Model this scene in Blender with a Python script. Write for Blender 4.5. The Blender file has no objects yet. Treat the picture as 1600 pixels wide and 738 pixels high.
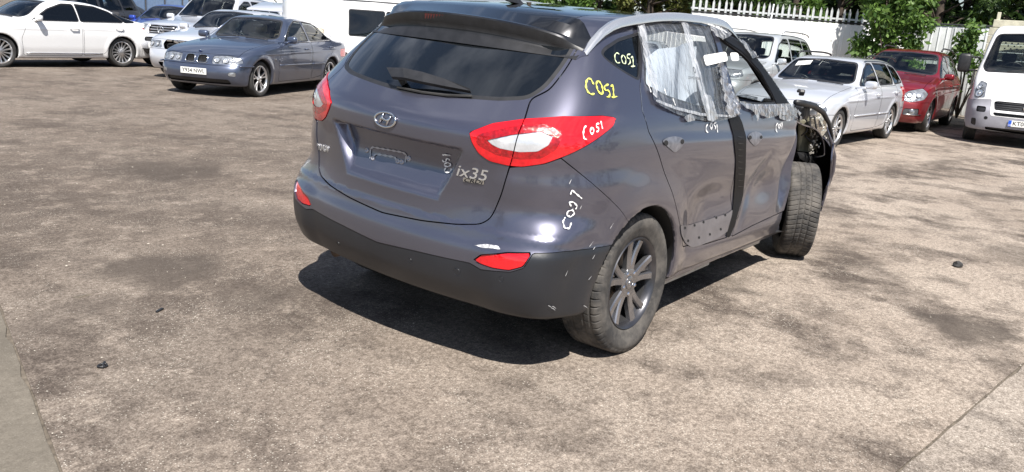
import bpy, bmesh, math, random
import numpy as np
from mathutils import Vector, Matrix
random.seed(7); RNG = np.random.default_rng(7)
R_ = math.radians
SC = bpy.context.scene
COL = SC.collection

# ------------------------------------------------------------------ camera, world, sun, exposure
CAM = np.array([-3.3462635, -2.6542914, 1.5246021])
YAW, PITCH, ROLL, FPX = 0.6460045, -0.2558177, 0.0709806, 1244.57      # focal length in pixels of a 1600 px wide frame
def _basis():
    cy, sy, cp, sp = math.cos(YAW), math.sin(YAW), math.cos(PITCH), math.sin(PITCH)
    f = np.array([cy*cp, sy*cp, sp]); r = np.array([sy, -cy, 0.]); u = np.cross(r, f)
    return r*math.cos(ROLL)+u*math.sin(ROLL), -r*math.sin(ROLL)+u*math.cos(ROLL), f
CR, CU, CF = _basis()
cam = bpy.data.cameras.new('camera'); camo = bpy.data.objects.new('camera', cam); COL.objects.link(camo)
camo.matrix_world = Matrix(((CR[0], CU[0], -CF[0], CAM[0]), (CR[1], CU[1], -CF[1], CAM[1]), (CR[2], CU[2], -CF[2], CAM[2]), (0, 0, 0, 1)))
cam.sensor_width = 36; cam.lens = 36*FPX/1600; cam.clip_end = 2000; cam.clip_start = .05
SC.camera = camo
SC.render.resolution_x = 1024; SC.render.resolution_y = 472
SC.view_settings.view_transform = 'Standard'; SC.view_settings.look = 'None'
SC.view_settings.exposure = 0.78; SC.view_settings.gamma = 1

SUN = np.array([-.44, -.50, 1.0]); SUN /= np.linalg.norm(SUN)
SUN_EL = math.asin(SUN[2]); SUN_AZ = math.atan2(SUN[0], SUN[1])        # azimuth from +Y towards +X
w = bpy.data.worlds.new('World'); SC.world = w; w.use_nodes = True
nt = w.node_tree; nd = nt.nodes; lk = nt.links; nd.clear()
wo = nd.new('ShaderNodeOutputWorld'); bg = nd.new('ShaderNodeBackground'); lk.new(bg.outputs[0], wo.inputs[0])
sky = nd.new('ShaderNodeTexSky'); sky.sky_type = 'NISHITA'; sky.sun_disc = False
sky.sun_elevation = SUN_EL; sky.sun_rotation = SUN_AZ; sky.air_density = 1.0; sky.dust_density = .6; sky.ozone_density = 1.6
tc = nd.new('ShaderNodeTexCoord'); mp = nd.new('ShaderNodeMapping'); mp.inputs['Scale'].default_value = (1, 1, 2.4)
n1 = nd.new('ShaderNodeTexNoise'); n1.inputs['Scale'].default_value = 2.6; n1.inputs['Detail'].default_value = 7; n1.inputs['Roughness'].default_value = .55
n1.inputs['Distortion'].default_value = .35
lk.new(tc.outputs['Generated'], mp.inputs['Vector']); lk.new(mp.outputs[0], n1.inputs['Vector'])
cr = nd.new('ShaderNodeValToRGB'); cr.color_ramp.elements[0].position = .48; cr.color_ramp.elements[1].position = .80
lk.new(n1.outputs['Fac'], cr.inputs[0])
mx = nd.new('ShaderNodeMixRGB'); mx.inputs['Color2'].default_value = (9.5, 10.0, 11.2, 1)
lk.new(cr.outputs[0], mx.inputs['Fac']); lk.new(sky.outputs[0], mx.inputs['Color1']); lk.new(mx.outputs[0], bg.inputs['Color'])
bg.inputs['Strength'].default_value = .062
sl = bpy.data.lights.new('sun', 'SUN'); so = bpy.data.objects.new('sun', sl); COL.objects.link(so)
sl.energy = 5.0; sl.angle = R_(.53); sl.color = (1, .955, .89)
so.rotation_euler = Vector(SUN).to_track_quat('Z', 'Y').to_euler(); so.location = (0, 0, 30)

# ------------------------------------------------------------------ materials
def new_mat(name):
    m = bpy.data.materials.new(name); m.use_nodes = True
    return m, m.node_tree.nodes, m.node_tree.links, m.node_tree.nodes['Principled BSDF']
def mat(name, col, rough=.5, metal=0, coat=0, noise=0, nscale=8, bump=0, bscale=60, spec=.5, emit=None, dirt=0, coatrough=.03):
    m, n, l, b = new_mat(name)
    b.inputs['Base Color'].default_value = (*col, 1); b.inputs['Roughness'].default_value = rough
    b.inputs['Metallic'].default_value = metal; b.inputs['Coat Weight'].default_value = coat; b.inputs['Coat Roughness'].default_value = coatrough
    b.inputs['Specular IOR Level'].default_value = spec
    t = n.new('ShaderNodeTexCoord')
    if noise:
        x = n.new('ShaderNodeTexNoise'); x.inputs['Scale'].default_value = nscale; x.inputs['Detail'].default_value = 6
        l.new(t.outputs['Object'], x.inputs['Vector'])
        r = n.new('ShaderNodeValToRGB'); r.color_ramp.elements[0].position = .3; r.color_ramp.elements[1].position = .7
        a = max(0, 1-noise)
        r.color_ramp.elements[0].color = (col[0]*a, col[1]*a, col[2]*a, 1); r.color_ramp.elements[1].color = (min(1, col[0]*(1+noise)), min(1, col[1]*(1+noise)), min(1, col[2]*(1+noise)), 1)
        l.new(x.outputs['Fac'], r.inputs[0]); l.new(r.outputs[0], b.inputs['Base Color'])
    if bump:
        y = n.new('ShaderNodeTexNoise'); y.inputs['Scale'].default_value = bscale; y.inputs['Detail'].default_value = 4
        l.new(t.outputs['Object'], y.inputs['Vector'])
        u = n.new('ShaderNodeBump'); u.inputs['Strength'].default_value = bump; u.inputs['Distance'].default_value = .01
        l.new(y.outputs['Fac'], u.inputs['Height']); l.new(u.outputs[0], b.inputs['Normal'])
    if emit: b.inputs['Emission Color'].default_value = (*emit, 1); b.inputs['Emission Strength'].default_value = 1
    return m
def paint(name, col, metal=.0, rough=.35, dust=.12, flake=0):
    """car paint: clear coat over a base, a film of dust that gathers low down, back faces are dark trim"""
    m, n, l, b = new_mat(name)
    b.inputs['Metallic'].default_value = metal; b.inputs['Roughness'].default_value = rough
    b.inputs['Coat Weight'].default_value = 1; b.inputs['Coat Roughness'].default_value = .03
    g = n.new('ShaderNodeNewGeometry'); t = n.new('ShaderNodeTexCoord')
    x = n.new('ShaderNodeTexNoise'); x.inputs['Scale'].default_value = 3.5; x.inputs['Detail'].default_value = 8; x.inputs['Roughness'].default_value = .7
    l.new(t.outputs['Object'], x.inputs['Vector'])
    s = n.new('ShaderNodeSeparateXYZ'); l.new(t.outputs['Object'], s.inputs[0])
    r = n.new('ShaderNodeMapRange'); r.inputs['From Min'].default_value = .15; r.inputs['From Max'].default_value = .85; r.inputs['To Min'].default_value = 3.0*dust; r.inputs['To Max'].default_value = .35*dust
    l.new(s.outputs['Z'], r.inputs['Value'])
    k = n.new('ShaderNodeMath'); k.operation = 'MULTIPLY'; l.new(x.outputs['Fac'], k.inputs[0]); l.new(r.outputs[0], k.inputs[1])
    c = n.new('ShaderNodeMixRGB'); c.inputs['Color1'].default_value = (*col, 1); c.inputs['Color2'].default_value = (.30, .27, .23, 1); l.new(k.outputs[0], c.inputs['Fac'])
    if flake:
        f = n.new('ShaderNodeTexNoise'); f.inputs['Scale'].default_value = 900; f.inputs['Detail'].default_value = 1; l.new(t.outputs['Object'], f.inputs['Vector'])
        fm = n.new('ShaderNodeMapRange'); fm.inputs['To Min'].default_value = 1-flake; fm.inputs['To Max'].default_value = 1+flake; l.new(f.outputs['Fac'], fm.inputs['Value'])
        fx = n.new('ShaderNodeMixRGB'); fx.blend_type = 'MULTIPLY'; fx.inputs['Fac'].default_value = 1; l.new(c.outputs[0], fx.inputs['Color1']); l.new(fm.outputs[0], fx.inputs['Color2']); c = fx
    d = n.new('ShaderNodeMixRGB'); d.inputs['Color2'].default_value = (.03, .03, .032, 1); l.new(g.outputs['Backfacing'], d.inputs['Fac']); l.new(c.outputs[0], d.inputs['Color1'])
    l.new(d.outputs[0], b.inputs['Base Color'])
    q = n.new('ShaderNodeMath'); q.operation = 'MULTIPLY_ADD'; q.inputs[1].default_value = .55; q.inputs[2].default_value = .02; l.new(k.outputs[0], q.inputs[0]); l.new(q.outputs[0], b.inputs['Coat Roughness'])
    return m
def glass(name, tint=(.80, .86, .84), refl=1.0, rough=.0, opacity=.03, dark=(.01, .012, .014)):
    """thin automotive glass: tinted see-through sheet with a Fresnel reflection"""
    m, n, l, b = new_mat(name); n.remove(b)
    o = n['Material Output']; tr = n.new('ShaderNodeBsdfTransparent'); tr.inputs[0].default_value = (*tint, 1)
    df = n.new('ShaderNodeBsdfDiffuse'); df.inputs[0].default_value = (*dark, 1)
    m1 = n.new('ShaderNodeMixShader'); m1.inputs[0].default_value = opacity; l.new(tr.outputs[0], m1.inputs[1]); l.new(df.outputs[0], m1.inputs[2])
    gl = n.new('ShaderNodeBsdfGlossy'); gl.inputs['Roughness'].default_value = rough; gl.inputs[0].default_value = (.95, .97, 1, 1)
    fr = n.new('ShaderNodeFresnel'); fr.inputs[0].default_value = 1.55
    mu = n.new('ShaderNodeMath'); mu.operation = 'MULTIPLY'; mu.use_clamp = True; mu.inputs[1].default_value = 1.1*refl; l.new(fr.outputs[0], mu.inputs[0])
    m2 = n.new('ShaderNodeMixShader'); l.new(mu.outputs[0], m2.inputs[0]); l.new(m1.outputs[0], m2.inputs[1]); l.new(gl.outputs[0], m2.inputs[2])
    l.new(m2.outputs[0], o.inputs[0]); return m
M = {}
M['trim'] = mat('black_plastic', (.018, .018, .02), .45, noise=.3, nscale=20)
M['trim_grey'] = mat('grey_plastic', (.06, .062, .068), .48, noise=.2, nscale=12, bump=.05, bscale=300)
M['rubber'] = mat('tyre_rubber', (.035, .034, .033), .78, noise=.45, nscale=9, bump=.15, bscale=120)
M['liner'] = mat('wheel_well_black', (.012, .012, .013), .85)
M['under'] = mat('underbody_black', (.014, .014, .015), .8)
M['chrome'] = mat('chrome', (.75, .75, .76), .12, metal=1)
M['alloy'] = mat('alloy_silver', (.62, .62, .63), .28, metal=.85, coat=.3, noise=.1, nscale=6)
M['plate'] = mat('plate_white', (.78, .78, .75), .35, noise=.06, nscale=30)
M['blackprint'] = mat('black_print', (.012, .012, .012), .5)
M['blueprint'] = mat('blue_print', (.02, .10, .55), .4)
M['red_lens'] = mat('red_lens', (.55, .006, .012), .08, coat=1, noise=.25, nscale=60)
M['clear_lens'] = mat('clear_lens', (.30, .315, .34), .12, metal=.5, coat=1, noise=.55, nscale=16, bump=.4, bscale=40); M['lamp'] = mat('lamp_bowl', (.70, .71, .72), .15, metal=.7, coat=1, noise=.2, nscale=50); M['lamp_dark'] = mat('lamp_bezel', (.06, .062, .068), .2, metal=.4, coat=1)
M['glass'] = glass('car_glass')
M['privacy'] = glass('privacy_glass', (.05, .055, .06), 1.1, opacity=.3)
M['seat_dark'] = mat('seat_cloth_dark', (.035, .036, .04), .9, noise=.2, nscale=40)
M['seat_cream'] = mat('seat_leather_cream', (.55, .48, .36), .6, noise=.1, nscale=20)
M['white'] = mat('white_plain', (.8, .8, .79), .4, noise=.04)

# ------------------------------------------------------------------ object helpers
def link(o, parent=None):
    COL.objects.link(o)
    if parent is not None: o.parent = parent
    return o
def empty(name, label, cat, loc=(0, 0, 0), rz=0, group=None):
    o = bpy.data.objects.new(name, None); o.empty_display_size = .2; COL.objects.link(o)
    o.location = loc; o.rotation_euler = (0, 0, rz); o['label'] = label; o['category'] = cat
    if group: o['group'] = group
    return o
def tag(o, label, cat, group=None):
    o['label'] = label; o['category'] = cat
    if group: o['group'] = group
    return o
def mesh_obj(name, V, F, m, parent=None, N=None, smooth=True):
    me = bpy.data.meshes.new(name)
    V = np.asarray(V, np.float32)
    F = F if isinstance(F, list) else np.asarray(F)
    if isinstance(F, np.ndarray):
        k = F.shape[1]; me.vertices.add(len(V)); me.vertices.foreach_set('co', V.ravel())
        me.loops.add(F.size); me.loops.foreach_set('vertex_index', F.astype(np.int32).ravel())
        me.polygons.add(len(F)); me.polygons.foreach_set('loop_start', np.arange(0, F.size, k, dtype=np.int32))
        me.update(calc_edges=True)
    else:
        me.from_pydata([tuple(map(float, v)) for v in V], [], [tuple(map(int, f)) for f in F]); me.update()
    me.validate()
    if smooth: me.polygons.foreach_set('use_smooth', [True]*len(me.polygons))
    if N is not None and len(me.vertices) == len(N): me.normals_split_custom_set_from_vertices([tuple(v) for v in np.asarray(N, float)])
    if m is not None: me.materials.append(m)
    return link(bpy.data.objects.new(name, me), parent)
class MB:
    """collects simple shapes, then links them as ONE mesh object"""
    def __init__(s): s.V = []; s.F = []
    def add(s, V, F):
        k = len(s.V); s.V += [tuple(map(float, v)) for v in V]; s.F += [tuple(int(i)+k for i in f) for f in F]; return s
    def box(s, c, d, rz=0, bev=0, ry=0, rx=0):
        bm = bmesh.new(); bmesh.ops.create_cube(bm, size=1)
        for v in bm.verts: v.co = Vector((v.co.x*d[0], v.co.y*d[1], v.co.z*d[2]))
        if bev: bmesh.ops.bevel(bm, geom=bm.edges[:], offset=bev, segments=2, affect='EDGES', profile=.5)
        Mx = Matrix.Translation(c) @ Matrix.Rotation(rz, 4, 'Z') @ Matrix.Rotation(ry, 4, 'Y') @ Matrix.Rotation(rx, 4, 'X')
        bm.verts.ensure_lookup_table()
        s.add([Mx @ v.co for v in bm.verts], [[v.index for v in f.verts] for f in bm.faces]); bm.free(); return s
    def tube(s, pts, r, n=8, cap=True):
        pts = [Vector(p) for p in pts]; rs = r if isinstance(r, (list, tuple)) else [r]*len(pts); rings = []; prev = None
        for i, p in enumerate(pts):
            t = (pts[min(i+1, len(pts)-1)]-pts[max(i-1, 0)]).normalized()
            a = prev if prev is not None else (Vector((0, 0, 1)) if abs(t.z) < .9 else Vector((1, 0, 0)))
            x = (a - t*a.dot(t)).normalized(); prev = x; y = t.cross(x)
            rings.append([p+(x*math.cos(k*2*math.pi/n)+y*math.sin(k*2*math.pi/n))*rs[i] for k in range(n)])
        V = [v for q in rings for v in q]; F = []
        for i in range(len(rings)-1):
            for k in range(n): F.append((i*n+k, i*n+(k+1) % n, (i+1)*n+(k+1) % n, (i+1)*n+k))
        if cap: F.append(tuple(range(n))[::-1]); F.append(tuple((len(rings)-1)*n+k for k in range(n)))
        return s.add(V, F)
    def lathe_y(s, prof, c=(0, 0, 0), n=32, closed=False):
        """profile [(radius, y)] turned about the Y axis"""
        V = []; F = []; k = len(prof)
        for i in range(n):
            a = 2*math.pi*i/n
            for r, y in prof: V.append((c[0]+r*math.cos(a), c[1]+y, c[2]+r*math.sin(a)))
        for i in range(n):
            for j in range(k-1 if not closed else k):
                j2 = (j+1) % k; F.append((i*k+j, i*k+j2, ((i+1) % n)*k+j2, ((i+1) % n)*k+j))
        return s.add(V, F)
    def quad(s, a, b, c, d): return s.add([a, b, c, d], [(0, 1, 2, 3)])
    def build(s, name, m, parent=None, smooth=False, angle=None):
        o = mesh_obj(name, s.V, s.F, m, parent, smooth=smooth or angle is not None)
        if angle is not None: o.data.set_sharp_from_angle(angle=R_(angle))
        return o
def copy_tree(o, parent=None):
    c = o.copy(); COL.objects.link(c)
    if parent is not None: c.parent = parent
    for ch in [x for x in o.children]: copy_tree(ch, c)
    return c

# ------------------------------------------------------------------ smooth curves and implicit surfaces
def curve(pts, sm=.03, n=4000):
    """C1 monotone curve through points, smoothed with a Gaussian of width sm; returns a callable"""
    P = np.array(sorted(pts), float); x, y = P[:, 0], P[:, 1]; h = np.diff(x); d = np.diff(y)/h
    mm = np.zeros(len(x)); mm[0] = d[0]; mm[-1] = d[-1]
    for i in range(1, len(x)-1):
        if d[i-1]*d[i] > 0:
            w1 = 2*h[i]+h[i-1]; w2 = h[i]+2*h[i-1]; mm[i] = (w1+w2)/(w1/d[i-1]+w2/d[i])
    pad = max(.25, 4*sm); X = np.linspace(x[0]-pad, x[-1]+pad, n); k = np.clip(np.searchsorted(x, X)-1, 0, len(x)-2)
    t = (X-x[k])/h[k]; T = np.clip(t, 0, 1)
    Y = (1+2*T)*(1-T)**2*y[k]+T*(1-T)**2*h[k]*mm[k]+T*T*(3-2*T)*y[k+1]+T*T*(T-1)*h[k]*mm[k+1]
    Y += np.where(t < 0, (X-x[0])*mm[0], 0)+np.where(t > 1, (X-x[-1])*mm[-1], 0)
    if sm > 0:
        dx = X[1]-X[0]; r = int(3*sm/dx)+1; g = np.exp(-.5*(np.arange(-r, r+1)*dx/sm)**2); g /= g.sum()
        Yp = np.concatenate([Y[0]-(np.arange(r, 0, -1))*(Y[1]-Y[0]), Y, Y[-1]+np.arange(1, r+1)*(Y[-1]-Y[-2])]); Y = np.convolve(Yp, g, 'valid')
    return lambda q: np.interp(q, X, Y)
def smax(a, b, k):
    h = np.maximum(k-np.abs(a-b), 0)/k
    return np.maximum(a, b)+h*h*h*k/6
def smin(a, b, k): return -smax(-a, -b, k)
def sstep(a, b, x): t = np.clip((x-a)/(b-a), 0, 1); return t*t*(3-2*t)
def grad(F, P, e=.0025):
    G = np.empty_like(P)
    for i in range(3):
        d = np.zeros(3); d[i] = e; G[:, i] = (F(P+d)-F(P-d))/(2*e)
    return G
def surface_nets(F, lo, hi, h):
    n = [int(math.ceil((b-a)/h))+1 for a, b in zip(lo, hi)]
    ax = [lo[i]+np.arange(n[i])*h for i in range(3)]
    val = np.empty(n, np.float32)
    for i in range(n[0]):
        Y, Z = np.meshgrid(ax[1], ax[2], indexing='ij'); P = np.stack([np.full(Y.size, ax[0][i]), Y.ravel(), Z.ravel()], 1)
        cy, cz = np.minimum(np.arange(0, n[1]+3, 4)+0, n[1]-1), np.minimum(np.arange(0, n[2]+3, 4), n[2]-1)
        Pc = np.stack(np.meshgrid(ax[1][cy], ax[2][cz], indexing='ij'), -1).reshape(-1, 2); vc = F(np.c_[np.full(len(Pc), ax[0][i]), Pc]).reshape(len(cy), len(cz))
        near = np.minimum.reduce([np.abs(vc[:-1, :-1]), np.abs(vc[1:, :-1]), np.abs(vc[:-1, 1:]), np.abs(vc[1:, 1:])]) < 6*h
        nf = np.repeat(np.repeat(near, 4, 0), 4, 1)[:n[1], :n[2]]; vf = np.repeat(np.repeat(vc[:-1, :-1], 4, 0), 4, 1)[:n[1], :n[2]].copy()
        if nf.shape != (n[1], n[2]): nf = np.ones((n[1], n[2]), bool); vf = np.empty((n[1], n[2]))
        if nf.any(): vf[nf] = F(P[nf.ravel()])
        val[i] = vf
    s = val < 0
    c = np.zeros([k-1 for k in n], np.int8)
    for dx in (0, 1):
        for dy in (0, 1):
            for dz in (0, 1): c += s[dx:n[0]-1+dx, dy:n[1]-1+dy, dz:n[2]-1+dz]
    act = (c > 0) & (c < 8); idx = -np.ones(c.shape, np.int64); I = np.argwhere(act); idx[act] = np.arange(len(I))
    acc = np.zeros((len(I), 3)); cnt = np.zeros(len(I))
    for a in range(3):
        b, d = [q for q in range(3) if q != a]
        for ob in (0, 1):
            for od in (0, 1):
                o0 = np.zeros(3, int); o0[b] = ob; o0[d] = od; o1 = o0.copy(); o1[a] = 1
                v0 = val[tuple((I+o0).T)]; v1 = val[tuple((I+o1).T)]; k = (v0 < 0) != (v1 < 0)
                t = np.where(k, v0/np.where(v0 == v1, 1, v0-v1), 0); p = o0[None]+np.zeros((len(I), 1)); p[:, a] = t
                acc[k] += p[k]; cnt[k] += 1
    V = (I+acc/cnt[:, None])*h+np.array(lo)
    quads = []
    for a in range(3):
        b, d = (a+1) % 3, (a+2) % 3
        sl0 = [slice(None)]*3; sl1 = [slice(None)]*3; sl0[a] = slice(0, n[a]-1); sl1[a] = slice(1, n[a])
        for q in (b, d):
            sl0[q] = slice(1, n[q]-1); sl1[q] = slice(1, n[q]-1)
        s0 = s[tuple(sl0)]; s1 = s[tuple(sl1)]
        E = np.argwhere(s0 != s1); 
        if not len(E): continue
        inside0 = s0[tuple(E.T)]; E = E.copy(); E[:, b] += 1; E[:, d] += 1
        def cell(ob, od):
            q = E.copy(); q[:, b] -= ob; q[:, d] -= od; return idx[tuple(q.T)]
        Q = np.stack([cell(0, 0), cell(1, 0), cell(1, 1), cell(0, 1)], 1)
        Q[~inside0] = Q[~inside0][:, ::-1]; quads.append(Q)
    Q = np.concatenate(quads)
    for _ in range(4):
        G = grad(F, V); g2 = (G*G).sum(1)+1e-9; st = (F(V)/g2)[:, None]*G; L = np.linalg.norm(st, axis=1, keepdims=True)
        V = V-st*np.minimum(1, .6*h/np.maximum(L, 1e-9))
    return V, Q
class Tri:
    def __init__(s, V, N, F): s.V = V; s.N = N; s.F = F
    def compact(s):
        u, inv = np.unique(s.F, return_inverse=True); return Tri(s.V[u], s.N[u], inv.reshape(-1, 3))
def to_tri(F_, V, Q):
    N = grad(F_, V); N /= np.linalg.norm(N, axis=1, keepdims=True)+1e-12
    d1 = np.linalg.norm(V[Q[:, 0]]-V[Q[:, 2]], axis=1); d2 = np.linalg.norm(V[Q[:, 1]]-V[Q[:, 3]], axis=1); k = d1 <= d2
    T = np.concatenate([Q[k][:, [0, 1, 2]], Q[k][:, [0, 2, 3]], Q[~k][:, [0, 1, 3]], Q[~k][:, [1, 2, 3]]])
    return Tri(V, N, T)
def clip(t, val):
    """split a triangle mesh along val==0; returns the part with val<0 and the part with val>0"""
    if len(t.F) == 0: return t, t
    val = np.where(np.abs(val) < 1e-7, 1e-7, val); s = val < 0; c = s[t.F].sum(1)
    A = t.F[c == 3]; B = t.F[c == 0]; X = t.F[(c == 1) | (c == 2)]
    if len(X) == 0: return Tri(t.V, t.N, A).compact() if len(A) else Tri(t.V[:0], t.N[:0], A), Tri(t.V, t.N, B).compact() if len(B) else Tri(t.V[:0], t.N[:0], B)
    cs = s[X].sum(1); odd = np.where((cs == 1)[:, None], s[X], ~s[X]); k = odd.argmax(1); r = np.arange(len(X))
    a = X[r, k]; b = X[r, (k+1) % 3]; d = X[r, (k+2) % 3]
    E = np.concatenate([np.stack([a, b], 1), np.stack([a, d], 1)]); Es = np.sort(E, 1); u, inv = np.unique(Es, axis=0, return_inverse=True); inv = inv.ravel()
    v0, v1 = val[u[:, 0]], val[u[:, 1]]; w_ = (v0/(v0-v1))[:, None]
    nV = t.V[u[:, 0]]*(1-w_)+t.V[u[:, 1]]*w_; nN = t.N[u[:, 0]]*(1-w_)+t.N[u[:, 1]]*w_; nN /= np.linalg.norm(nN, axis=1, keepdims=True)+1e-12
    V = np.concatenate([t.V, nV]); N = np.concatenate([t.N, nN]); m = len(X); p = len(t.V)+inv[:m]; q = len(t.V)+inv[m:]
    tip = np.stack([a, p, q], 1); q1 = np.stack([p, b, d], 1); q2 = np.stack([p, d, q], 1); one = cs == 1
    Fi = np.concatenate([A, tip[one], q1[~one], q2[~one]]); Fo = np.concatenate([B, tip[~one], q1[one], q2[one]])
    f = lambda G: Tri(V, N, G).compact() if len(G) else Tri(V[:0], N[:0], G)
    return f(Fi), f(Fo)
def poly_sd(P, poly):
    """signed distance (negative inside) of 2D points to a polygon"""
    poly = np.asarray(poly, float); lo = poly.min(0)-.25; hi = poly.max(0)+.25
    out = np.full(len(P), .25); k = ((P > lo) & (P < hi)).all(1); Q = P[k]; d = np.full(len(Q), 1e9); ins = np.zeros(len(Q), bool)
    a = poly; b = np.roll(poly, -1, 0)
    for (x0, y0), (x1, y1) in zip(a, b):
        ex, ey = x1-x0, y1-y0; wx, wy = Q[:, 0]-x0, Q[:, 1]-y0; L = ex*ex+ey*ey
        if L < 1e-12: continue
        t = np.clip((wx*ex+wy*ey)/L, 0, 1); d = np.minimum(d, (wx-ex*t)**2+(wy-ey*t)**2)
        c = ((y0 <= Q[:, 1]) & (Q[:, 1] < y1)) | ((y1 <= Q[:, 1]) & (Q[:, 1] < y0))
        if abs(ey) > 1e-12: ins ^= c & (Q[:, 0] < x0+(Q[:, 1]-y0)*ex/ey)
    out[k] = np.sqrt(d)*np.where(ins, -1, 1); return out
def round_poly(p, r=.04, n=4):
    """polygon with its corners rounded by quadratic curves"""
    p = [np.array(q, float) for q in p]; o = []
    for i in range(len(p)):
        a, b, c = p[i-1], p[i], p[(i+1) % len(p)]; la = np.linalg.norm(a-b); lc = np.linalg.norm(c-b)
        s = b+(a-b)*min(r/la, .48); e = b+(c-b)*min(r/lc, .48)
        for k in range(n+1):
            t = k/n; o.append(s*(1-t)**2+2*b*t*(1-t)+e*t*t)
    return np.array(o)
def tri_obj(name, t, m, parent, inset=0, both=False):
    if len(t.F) < 2: return None
    return mesh_obj(name, t.V-t.N*inset, t.F, m, parent, N=t.N)
def components(t, minf=6):
    lab = np.arange(len(t.V)); F = t.F
    while True:
        m = lab[F].min(1); new = lab.copy()
        for k in range(3): np.minimum.at(new, F[:, k], m)
        new = new[new]
        if (new == lab).all(): break
        lab = new
    fl = lab[F[:, 0]]; u, c = np.unique(fl, return_counts=True)
    return [Tri(t.V, t.N, F[fl == q]).compact() for q, k in sorted(zip(u, c), key=lambda z: -z[1]) if k >= minf]
def side_split(t):
    l, r = clip(t, -t.V[:, 1]); return [y for x in (l, r) if len(x.F) > 3 for y in components(x)]
def rim_edges(t, depth, name, m, parent):
    """a flange that turns in from the open border of a panel, so panel gaps have depth"""
    E = np.concatenate([t.F[:, [0, 1]], t.F[:, [1, 2]], t.F[:, [2, 0]]]); S = np.sort(E, 1)
    u, i, c = np.unique(S, axis=0, return_index=True, return_counts=True); B = E[i[c == 1]]
    if not len(B): return
    k, inv = np.unique(B, return_inverse=True); inv = inv.reshape(-1, 2); V = t.V[k]; n = len(V)
    return np.concatenate([V-t.N[k]*.0006, V-t.N[k]*depth]), np.stack([inv[:, 1], inv[:, 0], inv[:, 0]+n, inv[:, 1]+n], 1)
# ------------------------------------------------------------------ wheels
def spoke(mb, a0, r0, r1, w0, w1, y0, y1, th=.028, bow=.0, n=6, a1=None, dish=.012):
    """one spoke lofted from the hub (r0) to the rim (r1); a = angle, w = half width, y = outer face"""
    V = []; a1 = a0 if a1 is None else a1
    for i in range(n+1):
        t = i/n; r = r0+(r1-r0)*t; a = a0+(a1-a0)*t; wd = (w0+(w1-w0)*t)*(1-bow*math.sin(math.pi*t)); y = y0+(y1-y0)*t+dish*math.sin(math.pi*t)
        c = np.array([math.cos(a)*r, 0, math.sin(a)*r]); s = np.array([-math.sin(a), 0, math.cos(a)])
        for q, yy in ((-1, y-th), (-1, y-.007), (-.72, y), (.72, y), (1, y-.007), (1, y-th)): p = c+s*wd*q; V.append((p[0], yy, p[2]))
    F = []
    for i in range(n):
        for k in range(6): F.append((i*6+k, (i+1)*6+k, (i+1)*6+(k+1) % 6, i*6+(k+1) % 6))
    F += [tuple(range(6))[::-1], tuple(n*6+k for k in range(6))]
    mb.add(V, F)
def make_wheel(R, Rr, wd, style, parent, loc, side, m_rim=None, steer=0, tyre_mesh=None, n=48):
    """car > wheel (drum and disc) > tyre, rim; built facing +Y, side=-1 turns it to the right hand side"""
    m_rim = m_rim or M['alloy']; h = wd/2
    d = MB(); d.lathe_y([(Rr*.96, -h*.7), (Rr*.96, h*.72), (Rr*.90, h*.60), (Rr*.88, -h*.2), (.02, -h*.2)], n=n); d.lathe_y([(Rr*.70, -h*.1), (Rr*.70, h*.12), (.05, h*.12)], n=n)
    wh = d.build('wheel', M['under'], parent, angle=35); wh.location = loc; wh.rotation_euler = (0, 0, (math.pi if side < 0 else 0)+steer)
    if tyre_mesh is None:
        t = MB(); t.lathe_y([(Rr, h*.80), (Rr+.012, h*.93), (R*.90, h*1.0), (R*.965, h*.93), (R*.993, h*.80), (R, h*.5), (R, h*.34), (R-.008, h*.32), (R-.008, h*.26), (R, h*.24), (R, -h*.24), (R-.008, -h*.26), (R-.008, -h*.32), (R, -h*.34), (R, -h*.5), (R*.993, -h*.8), (R*.965, -h*.93), (R*.9, -h), (Rr, -h*.8)], n=n)
        t.build('tyre', M['rubber'], wh, angle=50)
    else: tyre_mesh(wh)
    r = MB(); r.lathe_y([(Rr+.004, h*.80), (Rr+.006, h*.87), (Rr-.006, h*.88), (Rr-.014, h*.78), (Rr-.022, h*.45), (Rr-.02, -h*.5)], n=n)
    yf = h*.70
    if style == 'multi':
        for k in range(15): a = k*2*math.pi/15; spoke(r, a, .045, Rr-.012, .012, .017, yf, yf+.004, dish=-.012)
    elif style == 'five':
        for k in range(5): a = k*2*math.pi/5+.3; spoke(r, a, .04, Rr-.012, .030, .046, yf, yf+.002, bow=.25, dish=-.01)
    elif style == 'fivetwin':
        for k in range(5):
            a = k*2*math.pi/5+.3; spoke(r, a-.10, .05, Rr-.012, .013, .015, yf, yf+.004, a1=a-.20, dish=-.01); spoke(r, a+.10, .05, Rr-.012, .013, .015, yf, yf+.004, a1=a+.20, dish=-.01)
    elif style == 'ten':
        for k in range(10): a = k*2*math.pi/10; spoke(r, a, .045, Rr-.012, .014, .021, yf, yf+.004, dish=-.012)
    elif style == 'steel':
        r.lathe_y([(Rr-.02, yf-.02), (Rr*.75, yf-.035), (Rr*.6, yf-.01), (Rr*.35, yf-.005), (.03, yf-.02)], n=n)
    r.lathe_y([(.062, yf-.03), (.060, yf+.004), (.034, yf+.010), (.001, yf+.012)], n=20)
    for k in range(5):
        a = k*2*math.pi/5; r.lathe_y([(.009, yf-.01), (.009, yf+.012), (.001, yf+.013)], (math.cos(a)*.052, 0, math.sin(a)*.052), n=6)
    r.build('rim', m_rim, wh, angle=40)
    return wh

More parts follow.
